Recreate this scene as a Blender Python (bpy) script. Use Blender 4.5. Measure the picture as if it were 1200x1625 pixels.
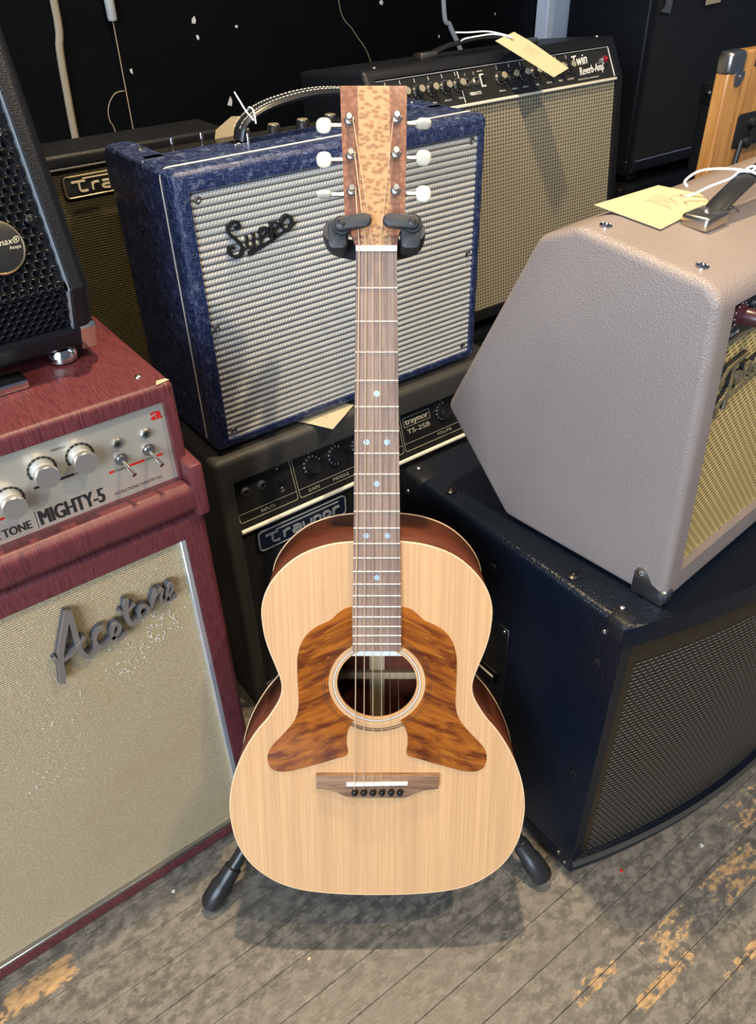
import bpy, bmesh, math, random
from mathutils import Vector, Matrix
random.seed(7)
for o in list(bpy.data.objects):
    bpy.data.objects.remove(o)
S = bpy.context.scene
COL = S.collection
R = math.radians

# ------------------------------------------------------------------ camera
F_PX = 1245.35
cr = Vector((0.8011, -0.5981, -0.0236)).normalized()
cw = Vector((0.4649, 0.6465, -0.6049)).normalized()
cu = cr.cross(cw).normalized()
cam_d = bpy.data.cameras.new('camera')
cam_d.sensor_fit = 'VERTICAL'
cam_d.sensor_height = 24.0
cam_d.sensor_width = 24.0 * 1200 / 1625
cam_d.lens = 24.0 * F_PX / 1625
cam_d.clip_start = 0.02
cam = bpy.data.objects.new('camera', cam_d)
COL.objects.link(cam)
m = Matrix((cr, cu, -cw)).transposed().to_4x4()
m.translation = (0, 0, 1.2)
cam.matrix_world = m
S.camera = cam

# ------------------------------------------------------------------ world, lamps, exposure
S.view_settings.view_transform = 'Standard'
S.view_settings.look = 'None'
S.view_settings.gamma = 1
S.view_settings.exposure = 0.0
S.view_settings.use_curve_mapping = False
world = bpy.data.worlds.new('world')
S.world = world
world.use_nodes = True
bgn = world.node_tree.nodes['Background']
bgn.inputs['Color'].default_value = (0.62, 0.74, 1.0, 1)
bgn.inputs['Strength'].default_value = 0.16

def lamp(name, kind, loc, target, energy, color, **kw):
    d = bpy.data.lights.new(name, kind)
    d.energy = energy
    d.color = color
    for k, v in kw.items():
        setattr(d, k, v)
    o = bpy.data.objects.new(name, d)
    COL.objects.link(o)
    o.location = loc
    o.rotation_euler = (Vector(target) - Vector(loc)).to_track_quat('-Z', 'Y').to_euler()
    return o

# daylight from the shop window on the left, behind the photographer
lamp('window_daylight', 'AREA', (-2.6, -1.3, 1.9), (0.5, 0.7, 0.6), 212, (0.72, 0.85, 1.0), shape='RECTANGLE', size=2.4, size_y=1.9)
# warm track lamps on the ceiling
lamp('track_lamp', 'SPOT', (0.60, 0.80, 2.75), (0.50, 0.30, 0.0), 205, (1.0, 0.78, 0.48), spot_size=R(95), spot_blend=0.5, shadow_soft_size=0.035)
lamp('track_lamp', 'SPOT', (1.05, -0.55, 2.75), (0.85, 0.5, 0.4), 120, (1.0, 0.79, 0.52), spot_size=R(80), spot_blend=0.6, shadow_soft_size=0.04)
lamp('track_lamp', 'SPOT', (-0.1, -0.35, 2.75), (0.25, 0.7, 0.6), 42, (1.0, 0.82, 0.60), spot_size=R(80), spot_blend=0.6, shadow_soft_size=0.04)

# ------------------------------------------------------------------ node expression helper
class NV:
    def __init__(s, t, sock): s.t = t; s.s = sock
    def _op(s, op, b=None, c=None, swap=False):
        n = s.t.nodes.new('ShaderNodeMath'); n.operation = op
        a_, b_ = (b, s) if swap else (s, b)
        for i, v in enumerate((a_, b_, c)):
            if v is None: continue
            if isinstance(v, NV): s.t.links.new(v.s, n.inputs[i])
            else: n.inputs[i].default_value = v
        return NV(s.t, n.outputs[0])
    def __add__(s, o): return s._op('ADD', o)
    def __radd__(s, o): return s._op('ADD', o)
    def __sub__(s, o): return s._op('SUBTRACT', o)
    def __rsub__(s, o): return s._op('SUBTRACT', o, swap=True)
    def __mul__(s, o): return s._op('MULTIPLY', o)
    def __rmul__(s, o): return s._op('MULTIPLY', o)
    def __truediv__(s, o): return s._op('DIVIDE', o)
    def sin(s): return s._op('SINE')
    def frac(s): return s._op('FRACT')
    def floor(s): return s._op('FLOOR')
    def abs(s): return s._op('ABSOLUTE')
    def gt(s, o): return s._op('GREATER_THAN', o)
    def lt(s, o): return s._op('LESS_THAN', o)
    def mod(s, o): return s._op('FLOORED_MODULO', o)
    def min(s, o): return s._op('MINIMUM', o)
    def max(s, o): return s._op('MAXIMUM', o)
    def pow(s, o): return s._op('POWER', o)
    def ramp(s, lo, hi, a=0.0, b=1.0):
        n = s.t.nodes.new('ShaderNodeMapRange'); n.interpolation_type = 'SMOOTHSTEP'
        s.t.links.new(s.s, n.inputs[0])
        for i, v in enumerate((lo, hi, a, b)): n.inputs[i + 1].default_value = v
        return NV(s.t, n.outputs[0])

class Mat:
    def __init__(s, name, base=(0.5, 0.5, 0.5), rough=0.5, metal=0.0, spec=0.5, coat=0.0):
        s.m = bpy.data.materials.new(name); s.m.use_nodes = True
        s.t = s.m.node_tree; s.b = s.t.nodes['Principled BSDF']
        s.b.inputs['Base Color'].default_value = (*base, 1)
        s.b.inputs['Roughness'].default_value = rough
        s.b.inputs['Metallic'].default_value = metal
        s.b.inputs['Specular IOR Level'].default_value = spec
        s.b.inputs['Coat Weight'].default_value = coat
        s.b.inputs['Coat Roughness'].default_value = 0.08
        tc = s.t.nodes.new('ShaderNodeTexCoord')
        s.vec = tc.outputs['Object']
        sx = s.t.nodes.new('ShaderNodeSeparateXYZ'); s.t.links.new(s.vec, sx.inputs[0])
        s.x, s.y, s.z = (NV(s.t, sx.outputs[i]) for i in range(3))
    def scaled(s, sc):
        n = s.t.nodes.new('ShaderNodeMapping'); s.t.links.new(s.vec, n.inputs[0])
        n.inputs['Scale'].default_value = sc
        return n.outputs[0]
    def noise(s, scale=10, detail=3, rough=0.5, sc=None, dist=0.0):
        n = s.t.nodes.new('ShaderNodeTexNoise')
        s.t.links.new(s.scaled(sc) if sc else s.vec, n.inputs['Vector'])
        n.inputs['Scale'].default_value = scale; n.inputs['Detail'].default_value = detail
        n.inputs['Roughness'].default_value = rough; n.inputs['Distortion'].default_value = dist
        return NV(s.t, n.outputs['Fac'])
    def voro(s, scale=10, sc=None, feature='F1'):
        n = s.t.nodes.new('ShaderNodeTexVoronoi'); n.feature = feature
        s.t.links.new(s.scaled(sc) if sc else s.vec, n.inputs['Vector'])
        n.inputs['Scale'].default_value = scale
        return NV(s.t, n.outputs['Distance'])
    def combine(s, x, y, z):
        n = s.t.nodes.new('ShaderNodeCombineXYZ')
        for i, v in enumerate((x, y, z)):
            if isinstance(v, NV): s.t.links.new(v.s, n.inputs[i])
            else: n.inputs[i].default_value = v
        return n.outputs[0]
    def mix(s, fac, a, b):
        n = s.t.nodes.new('ShaderNodeMix'); n.data_type = 'RGBA'
        s.t.links.new(fac.s, n.inputs[0])
        for i, v in ((6, a), (7, b)):
            if isinstance(v, tuple): n.inputs[i].default_value = (*v, 1)
            else: s.t.links.new(v, n.inputs[i])
        return n.outputs[2]
    def color(s, sock): s.t.links.new(sock, s.b.inputs['Base Color']); return s
    def rough(s, v): s.t.links.new(v.s, s.b.inputs['Roughness']); return s
    def bump(s, h, strength=0.5, dist=0.001):
        n = s.t.nodes.new('ShaderNodeBump'); n.inputs['Strength'].default_value = strength
        n.inputs['Distance'].default_value = dist
        s.t.links.new(h.s, n.inputs['Height']); s.t.links.new(n.outputs[0], s.b.inputs['Normal']); return s

def plain(name, base, rough=0.5, metal=0.0, spec=0.5, coat=0.0, vary=0.12, scale=60):
    M = Mat(name, base, rough, metal, spec, coat)
    n = M.noise(scale, 3)
    M.color(M.mix(n, tuple(c * (1 - vary) for c in base), tuple(min(1, c * (1 + vary)) for c in base)))
    return M.m

def tolex(name, base, rough=0.5, scale=420, strength=0.5, dist=0.0008, sc=None, spec=0.5, light=1.25):
    M = Mat(name, base, rough, spec=spec)
    v = M.voro(scale, sc) ; n = M.noise(scale * 1.4, 2, sc=sc)
    h = v * 0.7 + n * 0.6
    big = M.noise(9, 3)
    M.color(M.mix(big, tuple(c * 0.85 for c in base), tuple(min(1, c * light) for c in base)))
    M.bump(h, strength, dist)
    return M.m

MT = {}
# --- leather / vinyl coverings
MT['black_tolex'] = tolex('black_tolex', (0.008, 0.009, 0.012), 0.42, 600, 0.5, 0.0007, spec=0.3)
MT['charcoal_tolex'] = tolex('charcoal_tolex', (0.046, 0.045, 0.043), 0.5, 650, 0.5, 0.0007, spec=0.35)
MT['grey_tolex'] = tolex('grey_tolex', (0.030, 0.030, 0.031), 0.45, 700, 0.5, 0.0006)
MT['leather'] = tolex('black_leather', (0.0035, 0.0065, 0.013), 0.30, 300, 0.7, 0.0009, sc=(1.0, 1.0, 0.5), spec=0.24)
MT['tan_tolex'] = tolex('tan_tolex', (0.300, 0.245, 0.222), 0.34, 560, 0.8, 0.0009, light=1.08)

def wine():
    M = Mat('wine_vinyl', rough=0.42)
    n = M.noise(1, 3, 0.6, sc=(1500, 30, 30)); n2 = M.noise(1, 2, 0.5, sc=(900, 60, 60)); b = M.noise(7, 3)
    f = (n * 0.6 + n2 * 0.5).ramp(0.42, 0.62)
    c = M.mix(f, (0.065, 0.013, 0.017), (0.150, 0.035, 0.041))
    M.color(M.mix(b.ramp(0.45, 0.75), c, (0.130, 0.030, 0.035)))
    M.bump(n + n2, 0.35, 0.0006)
    return M.m
MT['wine'] = wine()

def rhino():
    M = Mat('blue_weave_vinyl', rough=0.38)
    a = M.noise(1, 2, 0.6, sc=(820, 75, 75)); b = M.noise(1, 2, 0.6, sc=(75, 75, 820)); c2 = M.noise(1, 2, 0.6, sc=(75, 820, 75))
    f = (a.max(b).max(c2)).ramp(0.55, 0.72)
    g = (a * 0.5 + b * 0.5).ramp(0.35, 0.6)
    base = M.mix(g, (0.008, 0.013, 0.045), (0.016, 0.032, 0.115))
    M.color(M.mix(f * 0.55, base, (0.22, 0.26, 0.37)))
    M.bump(a + b + c2, 0.5, 0.0007)
    return M.m
MT['rhino'] = rhino()

# --- grille cloths (fine weave)
def acetone_cloth():
    M = Mat('beige_speaker_cloth', rough=0.75)
    row = (M.z * (1 / 0.0032) + M.noise(60, 2) * 0.5)
    r = (row.frac() - 0.5).abs() * 2
    tw = M.noise(1, 2, 0.6, sc=(330, 330, 700))
    h = (1 - r) * 0.7 + tw
    spark = M.noise(1, 1, 0.5, sc=(420, 420, 620)).ramp(0.66, 0.74)
    stain = M.noise(5, 4, 0.6).ramp(0.42, 0.68)
    c = M.mix(h.ramp(0.45, 1.0), (0.20, 0.145, 0.075), (0.56, 0.45, 0.28))
    c = M.mix(stain * 0.45, c, (0.40, 0.30, 0.15))
    M.color(M.mix(spark * 0.7, c, (0.85, 0.82, 0.70)))
    M.bump(h, 0.7, 0.0012)
    return M.m
MT['ace_cloth'] = acetone_cloth()

SUPRO_P = 0.0092
def supro_cloth():
    M = Mat('silver_rope_cloth', rough=0.6)
    ph = (M.z / SUPRO_P).frac()
    ridge = 1 - ((ph - 0.5) * 2).abs().pow(2.2)
    tw = (((M.x / 0.0050) - ph * 1.15).frac() - 0.5).abs() * 2
    strand = tw.ramp(0.08, 0.40)
    n = M.noise(900, 2)
    f = ridge.ramp(0.10, 0.55) * (strand * 0.45 + 0.55)
    c = M.mix(f, (0.030, 0.034, 0.045), (0.58, 0.58, 0.55))
    M.color(M.mix(n.ramp(0.55, 0.75) * ridge * 0.45, c, (0.85, 0.85, 0.82)))
    M.bump(strand * ridge + n * 0.4, 0.6, 0.001)
    return M.m
MT['supro_cloth'] = supro_cloth()

def twin_cloth():
    M = Mat('silver_thread_cloth', rough=0.6)
    px, pz = 0.0078, 0.0070
    cx = ((M.x / px).frac() - 0.5).abs() * 2
    cz = (((M.z / pz) + (M.x / px).floor() * 0.0).frac() - 0.5).abs() * 2
    dash = cx.lt(0.62) * cz.lt(0.46)
    n = M.noise(700, 2)
    c = M.mix(n, (0.21, 0.18, 0.115), (0.39, 0.35, 0.245))
    c = M.mix(dash * 0.88, c, (0.035, 0.032, 0.028))
    thread = cx.gt(0.86) * 0.5
    M.color(M.mix(thread, c, (0.62, 0.60, 0.52)))
    M.bump(1 - dash, 0.4, 0.0008)
    return M.m
MT['twin_cloth'] = twin_cloth()

def wheat_cloth():
    M = Mat('wheat_cloth', rough=0.65)
    p = 0.0056
    zz = M.z / p - M.x * 30
    row = zz.floor()
    rz = (zz.frac() - 0.5).abs() * 2
    cx = (((M.x / 0.0100) + row * 0.43).frac() - 0.5).abs() * 2
    dash = rz.ramp(0.30, 0.52, 1.0, 0.0) * cx.ramp(0.55, 0.80, 1.0, 0.0)
    n = M.noise(800, 2)
    c = M.mix(n, (0.44, 0.31, 0.10), (0.70, 0.54, 0.23))
    M.color(M.mix(dash * 0.9, c, (0.085, 0.05, 0.014)))
    M.bump(1 - dash, 0.5, 0.001)
    return M.m
MT['wheat_cloth'] = wheat_cloth()

def black_cloth(name, base, spark, p=0.004):
    M = Mat(name, rough=0.7)
    rz = ((M.z / p).frac() - 0.5).abs() * 2
    rx = ((M.x / p * 0.7 + (M.z / p).floor() * 0.5).frac() - 0.5).abs() * 2
    n = M.noise(1, 1, 0.5, sc=(300, 300, 500)).ramp(0.62, 0.72)
    f = rz * 0.6 + rx * 0.4
    c = M.mix(f, tuple(v * 0.45 for v in base), tuple(v * 1.4 for v in base))
    M.color(M.mix(n * 0.35, c, spark))
    M.bump(1 - f, 0.6, 0.001)
    return M.m
MT['black_cloth'] = black_cloth('black_grille_cloth', (0.013, 0.013, 0.014), (0.10, 0.10, 0.10))
MT['olive_cloth'] = black_cloth('dark_olive_grille_cloth', (0.055, 0.045, 0.016), (0.40, 0.36, 0.2))

def perforated():
    M = Mat('perforated_black_metal', rough=0.42, metal=0.2, spec=0.4)
    p = 0.0070
    row = (M.z / p).floor()
    rz = (M.z / p).frac()
    cx = ((M.x / 0.0086) + row * 0.5).frac()
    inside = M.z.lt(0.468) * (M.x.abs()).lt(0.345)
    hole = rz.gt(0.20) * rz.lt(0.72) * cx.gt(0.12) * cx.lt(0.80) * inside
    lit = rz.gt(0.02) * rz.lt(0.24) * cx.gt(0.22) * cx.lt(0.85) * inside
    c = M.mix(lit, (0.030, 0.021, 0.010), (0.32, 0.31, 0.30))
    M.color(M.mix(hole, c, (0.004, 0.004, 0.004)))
    return M.m
MT['perforated'] = perforated()

# --- woods
def spruce():
    M = Mat('spruce_top', rough=0.33, coat=0.25)
    g = M.noise(1, 3, 0.6, sc=(420, 3, 3)); b = M.noise(1, 2, 0.5, sc=(34, 1.2, 1.2)); silk = M.noise(1, 2, 0.6, sc=(60, 420, 60))
    c = M.mix(g.ramp(0.3, 0.7), (0.58, 0.325, 0.150), (0.70, 0.415, 0.205))
    c = M.mix(b.ramp(0.40, 0.72) * 0.6, c, (0.50, 0.285, 0.135))
    M.color(M.mix(silk.ramp(0.55, 0.75) * 0.18, c, (0.80, 0.56, 0.32)))
    M.bump(g, 0.08, 0.0003)
    return M.m
MT['spruce'] = spruce()

def wood(name, a, b, sc, rough=0.4, coat=0.2, lo=0.35, hi=0.65, detail=4, spec=0.5):
    M = Mat(name, rough=rough, coat=coat, spec=spec)
    n = M.noise(1, detail, 0.6, sc=sc, dist=0.3)
    n2 = M.noise(1, 2, 0.6, sc=tuple(v * 4 for v in sc))
    f = (n * 0.7 + n2 * 0.3).ramp(lo, hi)
    M.color(M.mix(f, a, b))
    M.bump(n2, 0.12, 0.0004)
    return M.m
MT['mahogany'] = wood('mahogany_sides', (0.080, 0.021, 0.011), (0.150, 0.042, 0.021), (9, 14, 40), 0.55, 0.0, 0.2, 0.8, spec=0.15)
MT['neck_wood'] = wood('mahogany_neck', (0.20, 0.075, 0.032), (0.33, 0.135, 0.058), (90, 6, 60), 0.35, 0.2)
MT['rosewood'] = wood('walnut_fingerboard', (0.16, 0.098, 0.070), (0.33, 0.225, 0.165), (210, 9, 60), 0.5, 0.0, 0.3, 0.7)
MT['bridge_wood'] = wood('walnut_bridge', (0.16, 0.085, 0.048), (0.30, 0.17, 0.095), (12, 160, 60), 0.45, 0.0)
MT['spruce_brace'] = wood('spruce_brace', (0.50, 0.36, 0.19), (0.62, 0.47, 0.27), (200, 6, 60), 0.6, 0.0)
MT['bamboo'] = wood('bamboo_ply', (0.36, 0.165, 0.045), (0.56, 0.29, 0.095), (70, 30, 3), 0.35, 0.4)

def lacewood(name, ground, fleck, sc, lo, hi):
    M = Mat(name, rough=0.42, coat=0.1)
    v = M.voro(1, sc); w = M.noise(1, 3, 0.6, sc=tuple(q * 1.6 for q in sc)); n = M.noise(1, 2, 0.5, sc=(900, 40, 100))
    c = M.mix((v + (w - 0.5) * 0.5).ramp(lo, hi), fleck, ground)
    M.color(M.mix(n.ramp(0.4, 0.7) * 0.25, c, tuple(x * 0.75 for x in ground)))
    M.bump(v, 0.12, 0.0004)
    return M.m
MT['lace_light'] = lacewood('lacewood_pale', (0.47, 0.275, 0.130), (0.27, 0.130, 0.058), (150, 250, 100), 0.30, 0.62)
MT['lace_red'] = lacewood('lacewood_red', (0.185, 0.066, 0.033), (0.27, 0.115, 0.062), (170, 210, 100), 0.25, 0.65)

def tortoise():
    M = Mat('tortoise_pickguard', rough=0.12, coat=0.6)
    ax = M.x.abs()
    M.vec = M.combine(ax * 0.91 - M.y * 0.41, ax * 0.41 + M.y * 0.91, 0.0)
    n = M.noise(1, 4, 0.62, sc=(11, 46, 1), dist=0.9); n2 = M.noise(1, 4, 0.65, sc=(30, 170, 1), dist=0.6)
    c = M.mix(n.ramp(0.34, 0.66), (0.105, 0.018, 0.003), (0.38, 0.110, 0.010))
    c = M.mix(n2.ramp(0.54, 0.78) * 0.6, c, (0.58, 0.22, 0.022))
    M.color(M.mix((1 - n2).ramp(0.56, 0.74) * 0.5, c, (0.07, 0.010, 0.002)))
    return M.m
MT['tortoise'] = tortoise()

def floor_wood():
    M = Mat('worn_floor_boards', rough=0.55)
    oi = M.t.nodes.new('ShaderNodeObjectInfo'); rnd = NV(M.t, oi.outputs['Random'])
    geo = M.t.nodes.new('ShaderNodeNewGeometry')
    M.vec = geo.outputs['Position']
    a = M.noise(62, 6, 0.68, sc=(0.7, 1, 1)); b = M.noise(15, 4, 0.6, sc=(0.7, 1.3, 1)); d = M.noise(120, 3, 0.6, sc=(0.5, 1, 1))
    w = M.noise(6.5, 5, 0.72, sc=(0.62, 1.5, 1)); st = M.noise(1, 3, 0.6, sc=(16, 240, 100))
    c = M.mix(a.ramp(0.40, 0.62), (0.098, 0.088, 0.075), (0.215, 0.190, 0.155))
    c = M.mix(b.ramp(0.48, 0.62) * 0.5, c, (0.155, 0.138, 0.118))
    c = M.mix(d.ramp(0.56, 0.72) * 0.55, c, (0.29, 0.26, 0.21))
    c = M.mix((1 - d).ramp(0.58, 0.72) * 0.5, c, (0.10, 0.085, 0.068))
    c = M.mix(st.ramp(0.60, 0.75) * 0.35, c, (0.075, 0.060, 0.045))
    sp = M.t.nodes.new('ShaderNodeSeparateXYZ'); M.t.links.new(M.vec, sp.inputs[0]); X, Y = NV(M.t, sp.outputs[0]), NV(M.t, sp.outputs[1])
    blot = None
    for bx, by, rx, ry in ((0.655, 0.1905, 0.060, 0.0245), (0.80, 0.1905, 0.085, 0.0245), (0.51, 0.2190, 0.055, 0.012), (-0.13, 0.690, 0.07, 0.020), (0.60, 0.1600, 0.09, 0.010), (0.74, 0.110, 0.10, 0.008), (0.93, 0.246, 0.07, 0.024)):
        q = ((X - bx) / rx).pow(2.0).ramp(0.0, 2.0, 1.0, 0.0) * ((Y - by) / ry).abs().ramp(0.9, 1.06, 1.0, 0.0)
        blot = q if blot is None else blot.max(q)
    worn = (w * 0.55 + (a - 0.5) * 0.7 + (d - 0.5) * 0.3 + blot * 0.28).ramp(0.52, 0.60)
    ow = M.mix(d.ramp(0.35, 0.65), (0.40, 0.22, 0.085), (0.62, 0.38, 0.15))
    c = M.mix(worn * 0.7, c, ow)
    M.color(c)
    M.rough(a.ramp(0.3, 0.7, 0.36, 0.60))
    M.bump(a + d * 0.6 + st * 0.5, 0.35, 0.0015)
    return M.m
MT['floor'] = floor_wood()
MT['floor_gap'] = plain('dark_board_gap', (0.085, 0.074, 0.062), 0.9)

def wall_paint():
    M = Mat('black_wall_paint', (0.008, 0.009, 0.011), 0.5, spec=0.1)
    n = M.noise(14, 4); s = M.noise(1, 2, 0.5, sc=(2.5, 1, 40))
    M.color(M.mix(n, (0.0012, 0.0016, 0.002), (0.0035, 0.004, 0.005)))
    M.bump(n + s * 0.3, 0.3, 0.002)
    return M.m
MT['wall'] = wall_paint()

# --- plain things
MT['silver_panel'] = plain('satin_silver_panel', (0.60, 0.56, 0.47), 0.33, 0.55, vary=0.05, scale=12)
def knob_top():
    M = Mat('spun_aluminium', (0.80, 0.77, 0.72), 0.24, 1.0)
    return M.m
MT['spun'] = plain('spun_aluminium', (0.78, 0.75, 0.70), 0.28, 0.9, vary=0.05)
MT['knob_side'] = plain('white_knob_skirt', (0.72, 0.70, 0.64), 0.35, 0.3, vary=0.05)
MT['chrome'] = plain('chrome', (0.72, 0.72, 0.72), 0.14, 1.0, vary=0.04)
MT['steel'] = plain('dull_steel', (0.46, 0.46, 0.46), 0.32, 1.0, vary=0.08)
MT['logo_metal'] = plain('brushed_logo_metal', (0.38, 0.36, 0.35), 0.35, 0.75, vary=0.06)
MT['logo_edge'] = plain('slate_logo_edge', (0.10, 0.11, 0.14), 0.4, 0.4)
MT['nickel'] = plain('nickel', (0.55, 0.50, 0.42), 0.28, 1.0, vary=0.08)
MT['fret_wire'] = plain('fret_wire', (0.78, 0.74, 0.66), 0.3, 0.35, vary=0.04)
MT['post_steel'] = plain('tuner_steel', (0.33, 0.33, 0.33), 0.3, 0.85, vary=0.08)
MT['pearl'] = plain('cream_pearloid', (0.82, 0.77, 0.62), 0.25, vary=0.1, scale=150)
MT['bone'] = plain('white_bone', (0.85, 0.84, 0.80), 0.3, vary=0.04)
MT['shell_dot'] = plain('blue_abalone', (0.44, 0.57, 0.76), 0.2, 0.2, vary=0.3, scale=500)
MT['string_bronze'] = plain('bronze_string', (0.92, 0.66, 0.44), 0.35, 0.45, vary=0.05)
MT['string_steel'] = plain('steel_string', (0.75, 0.75, 0.75), 0.25, 1.0, vary=0.05)
MT['binding'] = plain('pale_wood_binding', (0.72, 0.52, 0.32), 0.4, vary=0.12)
MT['black_line'] = plain('black_inlay', (0.02, 0.018, 0.015), 0.4)
MT['ebony'] = plain('ebony', (0.012, 0.011, 0.010), 0.2)
MT['dark_inside'] = plain('dark_inside', (0.035, 0.018, 0.012), 0.7)
MT['black_plastic'] = plain('black_plastic', (0.014, 0.015, 0.017), 0.35, vary=0.2)
MT['stand_rubber'] = plain('slate_rubber', (0.028, 0.031, 0.036), 0.5, vary=0.2)
MT['stand_tube'] = plain('black_powder_coat', (0.013, 0.014, 0.016), 0.3, vary=0.2)
MT['black_metal'] = plain('black_enamel_metal', (0.012, 0.012, 0.014), 0.3, 0.3, vary=0.2)
MT['grille_metal'] = plain('dark_perforated_steel', (0.035, 0.037, 0.042), 0.32, 0.7, vary=0.2)
MT['gold_ring'] = plain('pale_gold_rim', (0.75, 0.64, 0.40), 0.25, 0.9, vary=0.05)
MT['card'] = plain('manila_card', (0.58, 0.465, 0.285), 0.7, vary=0.05, scale=25)
MT['card_cream'] = plain('cream_paper', (0.58, 0.52, 0.36), 0.7, vary=0.06)
MT['pencil'] = plain('pencil_grey', (0.33, 0.29, 0.21), 0.8)
MT['cord_white'] = plain('white_cotton_string', (0.85, 0.85, 0.84), 0.8)
MT['piping_white'] = plain('white_piping', (0.80, 0.76, 0.65), 0.4, vary=0.06)
MT['piping_grey'] = plain('dim_silver_piping', (0.42, 0.40, 0.35), 0.4, vary=0.08)
MT['trim_alu'] = plain('aluminium_trim', (0.70, 0.74, 0.80), 0.25, 0.7, vary=0.05)
MT['ink_black'] = plain('black_print', (0.02, 0.02, 0.02), 0.5)
MT['ink_red'] = plain('red_print', (0.55, 0.02, 0.012), 0.45)
MT['ink_white'] = plain('white_print', (0.75, 0.74, 0.70), 0.5)
MT['ink_gold'] = plain('cream_print', (0.60, 0.55, 0.40), 0.5)
MT['panel_black'] = plain('black_control_panel', (0.024, 0.024, 0.023), 0.34, 0.2, vary=0.15)
MT['brown_bakelite'] = plain('maroon_bakelite', (0.050, 0.014, 0.018), 0.3, vary=0.15)
MT['knob_cap'] = plain('cream_metal_knob_cap', (0.78, 0.70, 0.50), 0.28, 0.7, vary=0.05)
MT['red_jewel'] = plain('red_jewel', (0.22, 0.008, 0.012), 0.1)
MT['blue_navy'] = plain('navy_badge_enamel', (0.012, 0.018, 0.04), 0.25)
MT['post_paint'] = plain('pale_blue_white_paint', (0.62, 0.66, 0.74), 0.6, vary=0.06, scale=9)
MT['cable_beige'] = plain('beige_cable', (0.27, 0.23, 0.17), 0.55)
MT['cable_grey'] = plain('grey_cable', (0.36, 0.38, 0.38), 0.5)
MT['wire_tan'] = plain('tan_wire', (0.36, 0.27, 0.16), 0.6)
MT['chip'] = plain('white_plaster', (0.55, 0.55, 0.55), 0.8)

# ------------------------------------------------------------------ mesh helpers
def obj(name, bm, mat, parent=None, smooth=38):
    me = bpy.data.meshes.new(name)
    bmesh.ops.recalc_face_normals(bm, faces=bm.faces)
    bm.to_mesh(me); bm.free()
    me.materials.append(MT[mat] if isinstance(mat, str) else mat)
    if smooth:
        me.shade_smooth(); me.set_sharp_from_angle(angle=R(smooth))
    o = bpy.data.objects.new(name, me)
    COL.objects.link(o)
    o.parent = parent
    return o

def copy_of(o, parent, M=None):
    c = o.copy(); COL.objects.link(c); c.parent = parent
    if M is not None: c.matrix_local = M
    return c

def tag(o, label, cat=None, group=None, kind=None):
    if label: o['label'] = label
    if cat: o['category'] = cat
    if group: o['group'] = group
    if kind: o['kind'] = kind
    return o

def thing(name, label, cat, loc=(0, 0, 0), rot=(0, 0, 0), group=None):
    o = bpy.data.objects.new(name, None)
    o.empty_display_size = 0.05
    COL.objects.link(o)
    o.location = loc; o.rotation_euler = rot
    return tag(o, label, cat, group)

def rbox(x0, x1, y0, y1, z0, z1, r=0.0, seg=2, bm=None):
    nb = bmesh.new()
    bmesh.ops.create_cube(nb, size=1)
    for v in nb.verts:
        v.co = Vector((x0 + (v.co.x + .5) * (x1 - x0), y0 + (v.co.y + .5) * (y1 - y0), z0 + (v.co.z + .5) * (z1 - z0)))
    if r > 0:
        bmesh.ops.bevel(nb, geom=nb.edges[:], offset=r, segments=seg, profile=0.5, affect='EDGES', clamp_overlap=True)
    return join(bm, nb)

def join(bm, nb):
    if bm is None: return nb
    me = bpy.data.meshes.new('tmp'); nb.to_mesh(me); nb.free(); bm.from_mesh(me); bpy.data.meshes.remove(me)
    return bm

def prism(poly, h0, h1, M=None, bev=0.0, seg=2, bm=None):
    """polygon in (u,v), extruded along n from h0 to h1"""
    nb = bmesh.new()
    a = [nb.verts.new((p[0], p[1], h0)) for p in poly]
    b = [nb.verts.new((p[0], p[1], h1)) for p in poly]
    n = len(poly)
    nb.faces.new(a[::-1]); top = nb.faces.new(b)
    for i in range(n):
        nb.faces.new((a[i], a[(i + 1) % n], b[(i + 1) % n], b[i]))
    if bev > 0:
        bmesh.ops.bevel(nb, geom=list(top.edges), offset=bev, segments=seg, profile=0.5, affect='EDGES', clamp_overlap=True)
    if M is not None: nb.transform(M)
    return join(bm, nb)

def lathe(prof, M=None, seg=20, bm=None, caps=True):
    nb = bmesh.new(); rings = []
    for r, h in prof:
        rings.append([nb.verts.new((r * math.cos(2 * math.pi * i / seg), r * math.sin(2 * math.pi * i / seg), h)) for i in range(seg)])
    for a, b in zip(rings, rings[1:]):
        for i in range(seg):
            nb.faces.new((a[i], a[(i + 1) % seg], b[(i + 1) % seg], b[i]))
    if caps:
        nb.faces.new(rings[0][::-1]); nb.faces.new(rings[-1])
    if M is not None: nb.transform(M)
    return join(bm, nb)

def spline(pts, n=6, closed=False):
    P = [Vector(p) for p in pts]; out = []; N = len(P)
    rng = range(N if closed else N - 1)
    for i in rng:
        if closed: p0, p1, p2, p3 = P[i - 1], P[i], P[(i + 1) % N], P[(i + 2) % N]
        else: p0, p1, p2, p3 = P[max(i - 1, 0)], P[i], P[i + 1], P[min(i + 2, N - 1)]
        for k in range(n):
            t = k / n
            out.append(0.5 * ((2 * p1) + (p2 - p0) * t + (2 * p0 - 5 * p1 + 4 * p2 - p3) * t * t + (3 * p1 - p0 - 3 * p2 + p3) * t ** 3))
    if not closed: out.append(P[-1])
    return out

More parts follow.
